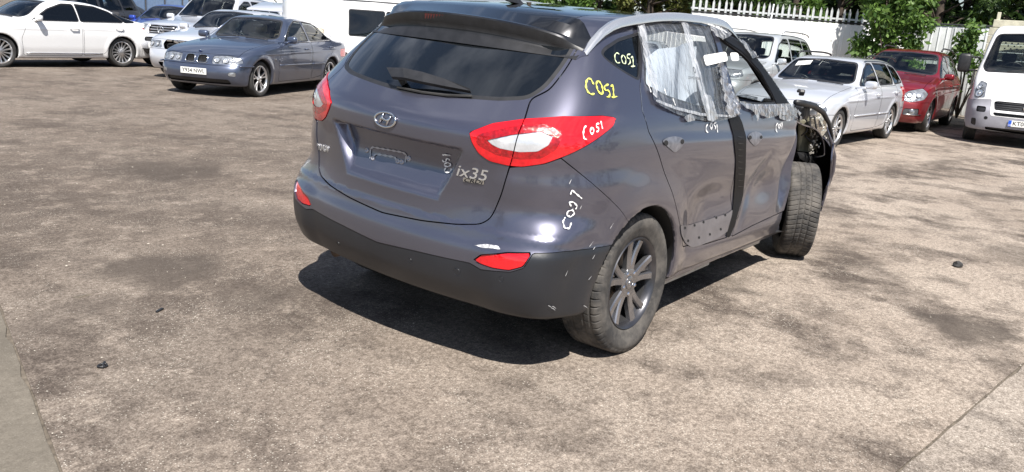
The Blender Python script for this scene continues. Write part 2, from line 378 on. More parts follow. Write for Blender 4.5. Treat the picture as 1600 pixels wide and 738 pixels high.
# ------------------------------------------------------------------ lettering
def text_mesh(txt, name, m, parent, size, ext=.001, bold=0, shear=0):
    c = bpy.data.curves.new('lettering', 'FONT'); c.body = txt; c.size = size; c.extrude = ext; c.offset = bold; c.shear = shear
    c.align_x = 'CENTER'; c.align_y = 'CENTER'; c.resolution_u = 3
    o = bpy.data.objects.new('lettering', c); COL.objects.link(o)
    dg = bpy.context.evaluated_depsgraph_get(); me = bpy.data.meshes.new_from_object(o.evaluated_get(dg)); me.name = name
    COL.objects.unlink(o); bpy.data.objects.remove(o); me.materials.clear(); me.materials.append(m)
    return link(bpy.data.objects.new(name, me), parent)
def number_plate(parent, txt, c, yaw, w=.52, h=.111, euro=False, yellow=False, pitch=0):
    """plate facing local +X, yaw turns it; lettering is a sub-part"""
    b = MB(); b.box((0, 0, 0), (w, .004, h), bev=.001)
    p = b.build('number_plate', M['plate'], parent); p.location = c; p.rotation_euler = (pitch, 0, yaw)
    if not txt: return p
    t = text_mesh(txt, 'lettering', M['blackprint'], p, h*.98, .0006, bold=.0012)
    bb = [v.co.x for v in t.data.vertices]; ww = max(bb)-min(bb); s = (w*(.80 if euro else .88))/ww
    t.rotation_euler = (math.pi/2, 0, 0); t.scale = (s, .92, 1); t.location = ((.02 if euro else 0), -.003, 0)
    if euro:
        e = MB(); e.box((-w/2+.026, -.0025, 0), (.05, .002, h*.97)); e.build('country_band', M['blueprint'], p)
        g = text_mesh('GB', 'country_letters', M['white'], p, .04, .0005); g.rotation_euler = (math.pi/2, 0, 0); g.location = (-w/2+.026, -.0042, -.03)
    return p

# ------------------------------------------------------------------ seats and cabin fittings (implicit blobs would be hidden anyway; bevelled boxes leaned back)
def cabin(car, S, seat):
    ic = S['cabin']; W = S['W']*.9
    for (x, y, wd) in ic['seats']:
        b = MB(); z = ic['floor']
        b.box((x+.05, y, z+.16), (.5, wd, .16), bev=.05, ry=R_(-6)); b.box((x-.26, y, z+.48), (.14, wd*.94, .62), bev=.06, ry=R_(-14))
        s = b.build('seat', seat, car, angle=60)
        for hy in ([y] if wd < .7 else [y-wd*.33, y+wd*.33]):
            q = MB(); q.box((x-.37, hy, z+.87), (.09, .26, .17), bev=.04, ry=R_(-12)); q.tube([(x-.35, hy-.05, z+.7), (x-.37, hy-.05, z+.85)], .008); q.tube([(x-.35, hy+.05, z+.7), (x-.37, hy+.05, z+.85)], .008)
            q.build('headrest', seat, s, angle=60)
    xd = ic['dash']; b = MB(); b.box((xd, 0, ic['dz']), (.55, 2*W*.93, .22), bev=.08, ry=R_(8)); b.box((xd-.1, 0, ic['dz']-.25), (.3, 2*W*.9, .35), bev=.05)
    b.build('dashboard', M['trim'], car, angle=60)
    yw = -.36; r = .185; c = Vector((xd-.36, yw, ic['dz']+.04)); ax = Matrix.Rotation(R_(-65), 3, 'Y'); pts = []
    for k in range(25): a = k*2*math.pi/24; pts.append(c+ax @ Vector((r*math.cos(a), r*math.sin(a), 0)))
    q = MB(); q.tube(pts, .014, 8, cap=False); q.tube([c+ax @ Vector((0, -r, 0)), c, c+ax @ Vector((0, r, 0))], .016); q.tube([c, c+ax @ Vector((r, 0, 0))], .014); q.tube([c, c+Vector((.25, 0, -.1))], .03)
    q.build('steering_wheel', M['trim'], car, smooth=True)
    q = MB(); q.box((S['cabin']['mirror'][0], 0, S['cabin']['mirror'][1]), (.03, .22, .06), bev=.012); q.build('interior_mirror', M['trim'], car, angle=60)

def mirror(car, S, m, x, z, y):
    for sd in (1, -1):
        V = []; b = MB(); b.box((x, sd*(y+.13), z+.055), (.11, .20, .13), bev=.045, rz=sd*R_(-8)); b.box((x+.015, sd*(y+.02), z), (.07, .09, .045), bev=.015)
        mo = b.build('door_mirror', m, car, angle=70)
        g = MB(); g.box((x-.057, sd*(y+.13), z+.055), (.004, .165, .10), rz=sd*R_(-8)); g.build('mirror_glass', M['chrome'], mo)

# ------------------------------------------------------------------ generic parked car
def car_surface(S):
    T = curve(S['top'], S.get('top_sm', .05)); dT = lambda x: (T(x+.01)-T(x-.01))/.02
    Wd = curve(S['width'], .08); ins = curve(S['inset'], .025); Nn = curve(S['nose'], .02); Tt = curve(S['tail'], .02)
    xm = S['xm']; cf, cb = S.get('cf', .28), S.get('cr', .2); crown = S.get('crown', .05); nk = S.get('nk', (.16, .22)); tk = S.get('tk', (.08, .2))
    zb = S['zb']; kt = S.get('kt', .16); ke = S.get('ke', .16); wh = S['wheels']; ra = S['R']+S.get('arch', .035); W0 = S['W']
    def side(P):
        x, y, z = P[:, 0], np.abs(P[:, 1]), P[:, 2]
        w_ = Wd(x)-ins(z)-S.get('narrow', .05)*sstep(S['belt'], S['belt']+.5, z)*sstep(xm-.2, S['top'][-1][0]-4.0, x)
        for xw in wh:
            d = np.sqrt((x-xw)**2+(z-S['R'])**2); w_ = w_+.014*np.exp(-((d-ra-.035)/.05)**2)*(z > S['R']*.3)
        w_ = w_ + S.get('crease', .006)*np.exp(-((z-S.get('crease_z', .78)-.02*(xm-x))/.02)**2)
        return (y-w_)*.95
    def F(P):
        x, y, z = P[:, 0], np.abs(P[:, 1]), P[:, 2]; y2 = y*y
        xx = x+y2*np.where(x > xm, cf*sstep(xm, xm+1, x), -cb*sstep(xm, xm-1, x))
        s = dT(xx); a = (z-T(xx)+crown*y2)/np.sqrt(1+s*s)
        b = side(P)
        f = (x-(Nn(z)-nk[0]*y2-nk[1]*y2*y2)); r = ((Tt(z)+tk[0]*y2+tk[1]*y2*y2)-x)
        v = smax(a, b, kt); v = smax(v, smax(f*.9, -1e3+0*f, 1), ke); v = smax(v, r*.9, ke); v = smax(v, zb+.02-z, .06)
        for xw in wh:
            rad = np.sqrt((x-xw)**2+(z-S['R'])**2); v = smax(v, -np.maximum(rad-ra, (W0-.32)-y), .012)
        return v
    return F, side, Nn, Tt
def build_car(S, name, label, cat, m, at_, rz, group=None, h=.032, seat=None, cut=None, lod=1):
    F, side, Nn, Tt = car_surface(S); x0 = S['tail_x']-.06; x1 = S['nose_x']+.06
    zt = max(p[1] for p in S['top'])+.05
    V, Q = surface_nets(F, (x0, -S['W']-.07, 0.02), (x1, S['W']+.07, zt), h); t = to_tri(F, V, Q)
    car = empty(name, label, cat, (at_[0], at_[1], at_[2] if len(at_) > 2 else 0), rz, group); xm = S['xm']
    def yz(t, fr): return np.stack([np.abs(t.V[:, 1]), t.V[:, 2]], 1)
    # wheel wells
    wv = np.full(len(t.V), 1.)
    for xw in S['wheels']:
        rad = np.sqrt((t.V[:, 0]-xw)**2+(t.V[:, 2]-S['R'])**2); wv = np.minimum(wv, np.maximum(rad-(S['R']+S.get('arch', .035)+.02), side(t.V)+.02))
    li, t = clip(t, wv); [tri_obj('wheel_arch_liner', q, M['liner'], car) for q in side_split(li)]
    un, t = clip(t, t.V[:, 2]-S['zb']-.035); tri_obj('underside', un, M['under'], car)
    gm = S.get('glassmat', M['glass'])
    def cut_panel(t, sd, nm, mt, g=.003, inset=0, split=False, keep=None, seal=0, minf=6):
        if keep is not None: sd = np.maximum(sd, keep)
        a, rest = clip(t, sd)
        if keep is None: pass
        if seal:
            def again(tt): return None
        return a, rest
    def region(t, fn, nm, mt, gap=.0, inset=0, split=False, label=None):
        a, rest = clip(t, fn(t)+gap)
        if gap: _, rest = clip(rest, fn(rest)-gap)
        for q in (side_split(a) if split else components(a)[:1] if len(a.F) > 4 else []):
            if len(q.F) > 4:
                o = tri_obj(nm, q, mt, car, inset)
                if label and o: o['label'] = label
        return rest
    def glass_region(t, fn, nm, split, mt=None):
        seal, rest = clip(t, fn(t)-.012)
        gl, sl_ = clip(seal, fn(seal)+.012)
        for q in (side_split(gl) if split else components(gl)[:1]):
            if len(q.F) < 5: continue
            o = tri_obj(nm, q, mt or gm, car, .006)
        for q in (side_split(sl_) if split else components(sl_)[:1]):
            if len(q.F) > 4: tri_obj('window_seal', q, S.get('sealmat', M['trim']), car, .001)
        return rest
    fs = lambda t: t.V[:, 0]-xm
    if 'screen' in S:
        pl = round_poly(S['screen'], .05); t = glass_region(t, lambda q: np.maximum(poly_sd(yz(q, 1), pl), np.maximum(-(fs(q)), -(q.N[:, 2]-.18))), 'windscreen', False)
    if 'rearscreen' in S:
        pr = round_poly(S['rearscreen'], .05); t = glass_region(t, lambda q: np.maximum(poly_sd(yz(q, 1), pr), np.maximum(fs(q), (q.N[:, 0]+.25)*.5)), 'rear_window', False, S.get('rearglass'))
    for i, wp in enumerate(S['sidewin']):
        pw = round_poly(wp, .035); mt = S.get('rearglass') if (i >= S.get('privacy_from', 9)) else None
        t = glass_region(t, lambda q: np.maximum(poly_sd(q.V[:, [0, 2]], pw), (.35-np.abs(q.N[:, 1]))*.3), 'side_window', True, mt)
    def front_uv(q): n_ = Nn(q.V[:, 2]); return np.stack([np.abs(q.V[:, 1])+np.maximum(0, n_-q.V[:, 0]-.12)*.8, q.V[:, 2]], 1)
    def rear_uv(q): n_ = Tt(q.V[:, 2]); return np.stack([np.abs(q.V[:, 1])+np.maximum(0, q.V[:, 0]-n_-.10)*.8, q.V[:, 2]], 1)
    xn = S['nose_x']; xt = S['tail_x']
    for nm, pl, mt, ins_, spl in S.get('front', []):
        pp = round_poly(pl, .03); t = region(t, lambda q: np.maximum(poly_sd(front_uv(q), pp), xn-1.0-q.V[:, 0]), nm, mt, .002, ins_, spl)
    for nm, pl, mt, ins_, spl in S.get('rear', []):
        pp = round_poly(pl, .03); t = region(t, lambda q: np.maximum(poly_sd(rear_uv(q), pp), q.V[:, 0]-xt-.8), nm, mt, .002, ins_, spl)
    for dp in S.get('doors', []):
        pp = round_poly(dp, .05); t = region(t, lambda q: np.maximum(poly_sd(q.V[:, [0, 2]], pp), (.12-np.abs(q.N[:, 1]))*.3), 'door', m, .0035, 0, True)
    fb, rb = S.get('fbump'), S.get('rbump')
    bm_ = S.get('bumpmat', m)
    if fb: t = region(t, lambda q: np.maximum(fb[0]-q.V[:, 0], q.V[:, 2]-fb[1]), 'front_bumper', bm_, .0035)
    if rb: t = region(t, lambda q: np.maximum(q.V[:, 0]-rb[0], q.V[:, 2]-rb[1]), 'rear_bumper', bm_, .0035)
    bn = S.get('bonnet')
    if bn: t = region(t, lambda q: np.maximum(np.maximum(bn[0]-q.V[:, 0]-.18*q.V[:, 1]**2, q.V[:, 0]-bn[1]+.28*q.V[:, 1]**2), np.maximum(np.abs(q.V[:, 1])-bn[2], (.5-q.N[:, 2])*.3)), 'bonnet', m, .0035)
    for i, q in enumerate(components(t, 40)): tri_obj('body' if i == 0 else 'body_panel', q, m, car)
    # wheels
    ws = S['wheel']
    for xw in S['wheels']:
        for sd in (1, -1): make_wheel(S['R'], S['Rr'], S['tw'], ws, car, (xw, sd*(S['W']-S.get('wi', .035)-S['tw']/2), S['R']), sd, S.get('rimmat'))
    for sd in (1, -1):
        for (hx, hz) in S.get('handles', []):
            yv = abs(np_side(S, side, hx, hz)); b = MB(); b.tube([(hx-.10, sd*(yv+.004), hz), (hx-.07, sd*(yv+.034), hz), (hx+.07, sd*(yv+.034), hz), (hx+.10, sd*(yv+.004), hz)], .013, 8)
            b.build('door_handle', S.get('handlemat', m), car, smooth=True)
    if 'mirror' in S:
        mx_, mz = S['mirror']; mirror(car, S, S.get('mirrormat', m), mx_, mz, abs(np_side(S, side, mx_, mz)))
    if S.get('rails'):
        a, b_, yy, zz = S['rails']
        for sd in (1, -1):
            q = MB(); pts = []
            for k in range(15):
                u = k/14; x = a+(b_-a)*u; e = min(u, 1-u); pts.append((x, sd*yy, zz(x)+.015+.035*min(1, e/.08)))
            q.tube(pts, .017, 8); q.build('roof_rail', S.get('railmat', M['trim']), car, smooth=True)
    if S.get('wiper', True) and 'screen' in S:
        q = MB(); T = curve(S['top'], .05)
        for yy in (-.45, .15):
            pts = []
            for k in range(7):
                u = k/6; y = yy+.42*u; xb = S['cowl']-.02-.06*u; 
                xs = xb; z = T(xs+S.get('cf', .28)*y*y)-S.get('crown', .05)*y*y+.018; pts.append((xs, y, z))
            q.tube(pts, .008, 6)
        q.build('wiper', M['trim'], car, smooth=True)
    if 'cabin' in S: cabin(car, S, seat or M['seat_dark'])
    return car, F, side
def lamps(car, F, pts, a=2.8, b=3.8):
    """round lamp bowls inside the headlights: (y, z, radius)"""
    for sd in (1, -1):
        for (y, z, r_) in pts:
            x = front_x(F, y, z, a, b); n_ = grad(F, np.array([[x, y, z]]))[0]; n_ /= np.linalg.norm(n_); n_[1] *= sd
            q = MB(); q.lathe_y([(r_*1.18, -.004), (r_*1.15, .007), (r_*1.0, .008)], n=20); o = q.build('lamp_bezel', M['lamp_dark'], car, smooth=True)
            o.matrix_local = Matrix.Translation((x, sd*y, z)) @ Vector(n_).to_track_quat('Y', 'Z').to_matrix().to_4x4()
            q = MB(); q.lathe_y([(r_, .008), (r_*.85, .0045), (r_*.4, .003), (.001, .003)], n=20); q.lathe_y([(r_*.3, .003), (r_*.28, .012), (.001, .014)], n=12); q.build('lamp_bowl', M['lamp'], o, smooth=True)
def np_side(S, side, x, z):
    y = np.linspace(.4, 1.15, 400); v = side(np.stack([np.full(400, x), y, np.full(400, z)], 1)); return y[np.argmin(np.abs(v))]
def front_x(F, y, z, a, b):
    """foremost point of a surface on the line through (y, z)"""
    x = np.linspace(b, a, 900); v = F(np.stack([x, np.full(900, y), np.full(900, z)], 1)); k = np.argmax(v < 0); return x[k]
# ------------------------------------------------------------------ the damaged grey car in the middle (body frame: x forward, y left, sagging on its right rear tyre)
PH, PT, DZ = 0.03136205, -0.01367202, 0.00494421
BA = np.array([[1, 0, -PT], [0, 1, -PH], [PT, PH, 1]]); BB = np.array([PT*.3, PH*.3, DZ-1.3*PT]); BI = np.linalg.inv(BA)
def B2W(V): return np.asarray(V) @ BA.T+BB
def W2B(V): return (np.asarray(V)-BB) @ BI.T
hero = empty('damaged_car', 'dark grey hatchback SUV with taped windows and red tail lights, missing its front wing', 'car')
P_HERO = paint('paint_steel_grey', (.146, .147, .194), .80, .28, .022, flake=.12)
TW = .94
S = dict(W=.905, xm=.9, zb=.27, R=.35, Rr=.225, tw=.225, wheels=(0, 2.64), belt=1.15, tail_x=-.90, nose_x=3.52, kt=.13, ke=.26, cf=.25, cr=.10, crown=.06, arch=.052, crease=0, narrow=0,
  top=[(-.9, 1.50), (-.5, 1.555), (-.3, 1.588), (0, 1.622), (.5, 1.650), (1.0, 1.652), (1.4, 1.60), (2.35, 1.14), (2.7, 1.06), (3.1, 1.0), (3.35, .90), (3.5, .76)],
  inset=[(.26, .045), (.35, .028), (.45, .018), (.6, .006), (.8, .0), (.98, .0), (1.08, .010), (1.17, .032), (1.3, .085), (1.45, .160), (1.55, .225), (1.65, .30)],
  width=[(-.9, .80), (-.6, .86), (-.3, .892), (0, .902), (1.3, .905), (2.64, .905), (3.1, .87), (3.45, .78)],
  nose=[(.2, 3.35), (.35, 3.48), (.5, 3.52), (.7, 3.48), (.85, 3.42), (1.0, 3.2), (1.2, 2.8)],
  tail=[(.25, -.77), (.32, -.815), (.42, -.862), (.50, -.872), (.57, -.868), (.62, -.850), (.75, -.838), (.9, -.845), (1.0, -.862), (1.05, -.862), (1.10, -.842), (1.145, -.795), (1.19, -.745), (1.35, -.575), (1.5, -.40), (1.65, -.22)])
_T = curve(S['top'], .05); _dT = lambda x: (_T(x+.01)-_T(x-.01))/.02
_W = curve(S['width'], .08); _I = curve(S['inset'], .03); _N = curve(S['nose'], .02); _R = curve(S['tail'], .014)
RECESS = np.array([(-.483, 1.12), (.483, 1.12), (.30, .75), (-.30, .75)])
def hside(P):
    x, y, z = P[:, 0], P[:, 1], P[:, 2]; ay = np.abs(y)
    w_ = _W(x)-_I(z)-.055*sstep(1.12, 1.55, z)*sstep(.7, -.5, x)-.05*sstep(1.15, 1.6, z)*sstep(1.2, 2.3, x)
    for xw in (0, 2.64):
        d = np.sqrt((x-xw)**2+(z-.35)**2); w_ = w_+.022*sstep(.60, .43, d)*(1-sstep(.15, .0, z))
    w_ = w_+.016*sstep(.76, .68, z)*sstep(-.36, -.5, x)
    mid = sstep(.35, .8, x)*sstep(2.3, 1.9, x)
    w_ = w_-.034*np.exp(-((z-.60-.06*x)/.13)**2)*mid+.010*np.exp(-((z-.40)/.05)**2)*mid
    zc = 1.055-.035*x; w_ = w_+.010*sstep(zc+.055, zc-.008, z)*sstep(-.2, .3, x)*sstep(2.6, 2.2, x)-.010*sstep(zc, zc-.2, z)*sstep(-.2, .3, x)*sstep(2.6, 2.2, x)
    # crash damage on the right hand doors
    r = (y < 0)*1.0
    dn = -.050*np.exp(-((x-2.02-.10*(z-.8))/.055)**2)*sstep(.45, .62, z)*sstep(1.16, 1.0, z)+.028*np.exp(-((x-2.12)/.035)**2)*sstep(.4, .7, z)*sstep(1.1, .9, z)
    dn += -.020*np.exp(-((x-1.62)/.22)**2-((z-.66)/.14)**2)-.010*np.exp(-((x-1.35-.6*(z-.6))/.05)**2)*sstep(.4, .55, z)*sstep(.95, .8, z)
    dn += .006*np.sin(9*x+14*z)*np.exp(-((x-1.8)/.3)**2-((z-.75)/.22)**2)-.010*np.exp(-((x-.75)/.18)**2-((z-.72)/.06)**2)
    return (ay-w_-r*dn)*.95
def F0(P):
    x, y, z = P[:, 0], np.abs(P[:, 1]), P[:, 2]; y2 = y*y
    xx = x+y2*np.where(x > .9, .25*sstep(.9, 1.9, x), -.10*sstep(.9, -.1, x)); s = _dT(xx); a = (z-_T(xx)+.06*y2)/np.sqrt(1+s*s)
    b = hside(P); f = (x-(_N(z)-.14*y2-.2*y2*y2))
    tk = .21-.06*sstep(.80, .62, z); rx = _R(z)+tk*y2+(.16-.06*sstep(.80, .62, z))*y2*y2
    q = np.stack([P[:, 1], z], 1); near = (x < -.5) & (z > .6) & (z < 1.1)
    if near.any():
        sd = np.full(len(x), .1); sd[near] = poly_sd(q[near], RECESS); e = sstep(.012, -.040, sd)*sstep(.990, .974, z)
        rx = rx+e*(.014+.048*sstep(.72, .90, z))
    rx = rx+.006*sstep(.655, .675, z)-.004*sstep(.62, .60, z)*0
    bump = sstep(.64, .60, z)*.014*0
    r = (rx-bump-x)/np.sqrt(1+np.clip((_R(z+.01)-_R(z-.01))/.02, -2, 2)**2)
    kk = .28-.12*sstep(.9, 1.3, z)-.12*sstep(.78, .64, z)
    h = np.maximum(kk-np.abs(b-r), 0)/kk; v = np.maximum(b, r)+h*h*h*kk/6
    led = .018*sstep(.975, .865, z)-.012*sstep(.84, .67, z)+.010*sstep(.635, .585, z); v = v-led*sstep(.05, -.30, x)*sstep(.50, .66, y)
    v = smax(v, a, .10); v = smax(v, f*.9, .2); v = smax(v, S['zb']+.02-z, .05)
    for xw in (0, 2.64):
        rad = np.sqrt((x-xw)**2+(z-.35)**2); v = smax(v, -np.maximum(rad-.402, .58-y), .010)
    return v
def hits(px):
    """the points of the car body seen at the given photo pixels (body frame)"""
    px = np.atleast_2d(np.array(px, float)); d = CF+(px[:, :1]-800)/FPX*CR-(px[:, 1:]-369)/FPX*CU
    o = W2B(CAM[None])[0]; dB = W2B(CAM+d)-o; t = np.full(len(px), 2.2); done = np.zeros(len(px), bool)
    while not done.all():
        k = np.where(~done)[0]; v = F0(o+dB[k]*t[k][:, None]); h_ = v < 0; done[k[h_]] = True; t[k[~h_]] += np.clip(v[~h_]*.6, .012, .15)
        if t.max() > 8: break
    a = t-.16; a = np.maximum(a, 0); b = t.copy()
    for _ in range(12):
        q_ = F0(o+dB*((a+b)/2)[:, None]) < 0; b = np.where(q_, (a+b)/2, b); a = np.where(q_, a, (a+b)/2)
    for _ in range(4):
        m_ = (a+b)/2; v = F0(o+dB*m_[:, None]); k = v < 0; b = np.where(k, m_, b); a = np.where(k, a, m_)
    return o+dB*b[:, None], done
def normal(P): N = grad(F0, P); return N/np.linalg.norm(N, axis=1, keepdims=True)
AX0 = .35
def tz(P): return np.stack([np.abs(np.arctan2(P[:, 1], AX0-P[:, 0])), P[:, 2]], 1)
def trace_tz(px, r=.012, close=None):
    P, ok = hits(px); q = tz(P[ok]); q = [tuple(v) for v in q]
    if close: q = q+close
    return round_poly(q, r, 3) if r else np.array(q)
def plane_y(px, y):
    px = np.atleast_2d(np.array(px, float)); d = CF+(px[:, :1]-800)/FPX*CR-(px[:, 1:]-369)/FPX*CU; o = W2B(CAM[None])[0]; dB = W2B(CAM+d)-o
    return o+dB*((y-o[1])/dB[:, 1])[:, None]
def trace_xz(px, r=.02, y=None):
    if y is None: P, ok = hits(px); q = P[ok][:, [0, 2]]
    else: q = plane_y(px, y)[:, [0, 2]]
    return round_poly([tuple(v) for v in q], r, 3)

V, Q = surface_nets(F0, (-.95, -1.0, .2), (3.6, 1.0, 1.72), .0155); t = to_tri(F0, V, Q)
PI_OUT = {}
def hpart(nm, t_, m_, parent=hero, inset=0, label=None, flange=0):
    if len(t_.F) < 3: return None
    Vv = t_.V-t_.N*inset; o = mesh_obj(nm, B2W(Vv), t_.F, m_, parent, N=t_.N)
    if flange:
        r = rim_edges(Tri(Vv, t_.N, t_.F), flange, nm, m_, parent)
        if r is not None:
            me = o.data; n0 = len(me.vertices); A, Bq = r; A = B2W(A)
            bm = bmesh.new(); bm.from_mesh(me); vs = [bm.verts.new(v) for v in A]
            for f in Bq:
                try: bm.faces.new([vs[i] for i in f])
                except ValueError: pass
            bm.to_mesh(me); bm.free(); N2 = np.concatenate([t_.N, np.zeros((len(A), 3))]); me.polygons.foreach_set('use_smooth', [True]*len(me.polygons))
            me.update(); vn = np.array([v.normal[:] for v in me.vertices]); N2[n0:] = vn[n0:]; me.normals_split_custom_set_from_vertices([tuple(v) for v in N2])
    if label: o['label'] = label
    return o
def cut(t, fn, gap=.0022):
    a, r = clip(t, fn(t)+gap)
    if gap and len(r.F): _, r = clip(r, fn(r)-gap)
    return a, r
# wheel wells and floor
def wells(q):
    v = np.full(len(q.V), 1.)
    for xw in (0, 2.64): v = np.minimum(v, np.maximum(np.sqrt((q.V[:, 0]-xw)**2+(q.V[:, 2]-.35)**2)-.425, hside(q.V)+.016))
    return v
li, t = clip(t, wells(t))
for q in side_split(li):
    if q.V[:, 0].mean() > 2 and q.V[:, 1].mean() < 0: continue
    hpart('wheel_arch_liner', q, M['liner'])
un, t = clip(t, t.V[:, 2]-S['zb']-.035); hpart('underside', un, M['under'])
# rear glass, lights, reflectors
rear = lambda q, v, xl_=.35: np.maximum(v, q.V[:, 0]-xl_)
pg = trace_tz([(625, 143), (700, 152), (780, 158), (826, 156), (853, 138), (880, 104), (903, 64)], 0, None); pg = [tuple(v) for v in pg]
pg = np.array([(-.2, pg[0][1])]+pg+[(.52, 1.53), (.3, 1.56), (-.2, 1.56)]); pgr = round_poly(pg, .03, 3)
fn = lambda q: rear(q, poly_sd(tz(q.V), pgr), -.15)
a, t = clip(t, fn(t)); gl, seal = clip(a, fn(a)+.016)
REARGL = glass('rear_privacy_glass', (.02, .024, .03), 1.35, opacity=.6)
hpart('rear_window', gl, REARGL, inset=.003); hpart('window_seal', seal, M['trim'], inset=.001, flange=.012)
lp = trace_tz([(733, 207), (770, 193), (820, 186), (880, 182), (940, 181), (963, 184), (957, 198), (927, 221), (890, 241), (850, 256), (815, 261), (793, 259), (765, 252), (748, 240), (738, 224)], .01)
shut = trace_tz([(829, 155), (824, 172), (820, 186), (808, 215), (800, 250), (796, 262), (784, 303), (772, 332), (765, 343), (750, 351)], 0)
TAILG = np.array([(-.3, shut[-1][1]-.004)]+[tuple(v) for v in trace_tz([(600, 333), (660, 345), (715, 351)], 0)]+[tuple(v) for v in shut[::-1]]+[tuple(v) for v in trace_tz([(858, 141), (884, 108), (907, 66)], 0)]+[(.70, 1.52), (.68, 1.57), (-.3, 1.60)])
TAILG[0][1] = TAILG[1][1]; TAILG = round_poly(TAILG, .02, 3)
white = trace_tz([(757, 220), (800, 211), (845, 206), (864, 214), (857, 227), (840, 237), (812, 238), (780, 232)], .002)
REDI = mat('tail_light_inner_red', (.34, .004, .008), .08, coat=1, noise=.4, nscale=50, bump=.35, bscale=90); REDL = mat('tail_light_red', (.62, .008, .014), .06, coat=1, noise=.18, nscale=45); WHL = mat('tail_light_clear', (.62, .63, .66), .10, metal=.35, coat=1, noise=.16, nscale=26, bump=.15, bscale=40)
fl = lambda q: rear(q, poly_sd(tz(q.V), lp)); fw = lambda q: rear(q, poly_sd(tz(q.V), white)); fg = lambda q: poly_sd(tz(q.V), TAILG)
a, t = cut(t, fl, .0015)
inner, outer = cut(a, fg, .0018)
for half in (inner, outer):
    for q in side_split(half):
        wq, rq = clip(q, fw(q)); iq, rq = clip(rq, fw(rq)-.030); o = hpart('tail_light', rq, REDL, inset=-.004, flange=.02)
        if o: hpart('inner_lens', iq, REDI, o, inset=-.0035)
        if o: hpart('reversing_lens', wq, WHL, o, inset=.000)
fogp = trace_tz([(738, 408), (752, 398), (792, 395), (831, 395), (817, 417), (795, 423), (768, 419)], .006)
a, t = cut(t, lambda q: rear(q, poly_sd(tz(q.V), fogp)), .0015)
for q in side_split(a): hpart('rear_reflector', q, REDL, inset=.004)
# tailgate, bumper
a, t = cut(t, lambda q: np.maximum(rear(q, fg(q), -.30), 0*q.V[:, 0]-1), .0028); a = components(a)[0]; hpart('tailgate', a, P_HERO, flange=.018)
seam = trace_tz([(793, 262), (850, 256), (876, 247), (925, 287), (968, 327)], 0)
BUMP = np.array([(-.3, .2), (-.3, .615), (seam[0][0], seam[0][1]+.012)]+[tuple(v) for v in seam]+[(seam[-1][0]+.25, seam[-1][1]-.25), (seam[-1][0]+.25, .2)])
a, t = cut(t, lambda q: rear(q, poly_sd(tz(q.V), BUMP), .2), .002)
spl = trace_tz([(590, 378), (650, 392), (735, 411), (752, 421), (798, 425), (818, 419), (833, 396), (880, 393), (946, 385)], 0)
LOW = np.array([(-.3, .1), (-.3, spl[0][1])]+[tuple(v) for v in spl]+[(spl[-1][0]+.4, spl[-1][1]+.01), (spl[-1][0]+.4, .1)])
lo_, up_ = cut(a, lambda q: poly_sd(tz(q.V), LOW), .0012)
LOWM = mat('bumper_dark_plastic', (.017, .019, .024), .42, noise=.12, nscale=5, bump=.03, bscale=400, coat=.15, coatrough=.3)
bo = hpart('rear_bumper', up_, P_HERO, inset=-.004, flange=.02); hpart('bumper_lower', lo_, LOWM, bo, inset=-.001, flange=.02)
# doors and side glass
qgl = trace_xz([(937, 84), (943, 74), (965, 60), (1000, 49), (1002, 90), (1000, 128), (975, 114), (950, 97)], .03)
rdw = trace_xz([(1004, 50), (1050, 40), (1096, 38), (1112, 90), (1127, 174), (1090, 168), (1045, 154), (1007, 134)], .03)
fdw = trace_xz([(1118, 50), (1132, 62), (1160, 82), (1188, 112), (1207, 148), (1214, 163), (1186, 164), (1152, 161), (1136, 110)], .03)
rdoor = trace_xz([(1000, 138), (1003, 172), (1013, 205), (1032, 250), (1050, 300), (1060, 340), (1067, 386), (1100, 382), (1136, 371), (1146, 335), (1149, 250), (1141, 190), (1128, 150), (1104, 34), (1050, 36), (1003, 44)], .012)
fdoor = trace_xz([(1133, 60), (1148, 150), (1157, 190), (1164, 250), (1160, 310), (1143, 370), (1175, 353), (1225, 330), (1236, 290), (1243, 240), (1247, 190), (1244, 168), (1222, 138), (1190, 95), (1150, 55), (1112, 36)], .012)
xz = lambda q: q.V[:, [0, 2]]
sidey = lambda q: (.30-np.abs(q.N[:, 1]))*.2
for pl, nm, mt in ((qgl, 'quarter_window', M['privacy']), (rdw, 'rear_door_window', M['privacy']), (fdw, 'front_door_window', M['glass'])):
    f = lambda q: np.maximum(poly_sd(xz(q), pl), sidey(q)); a, t = clip(t, f(t)); g_, s_ = clip(a, f(a)+.012)
    for q in side_split(s_): hpart('window_seal', q, M['trim'], inset=.0015, flange=.015)
    for q in side_split(g_):
        if nm == 'quarter_window' or q.V[:, 1].mean() > 0: hpart('side_window', q, mt, inset=.005)
for pl in (rdoor, fdoor):
    f = lambda q: np.maximum(poly_sd(xz(q), pl), (.15-np.abs(q.N[:, 1]))*.3); a, t = cut(t, f, .0028)
    for k, q in enumerate(side_split(a)):
        if len(q.F) > 300: hpart('door', q, P_HERO, flange=.022, label='dented door with folded front edge' if (pl is fdoor and q.V[:, 1].mean() < 0) else None)
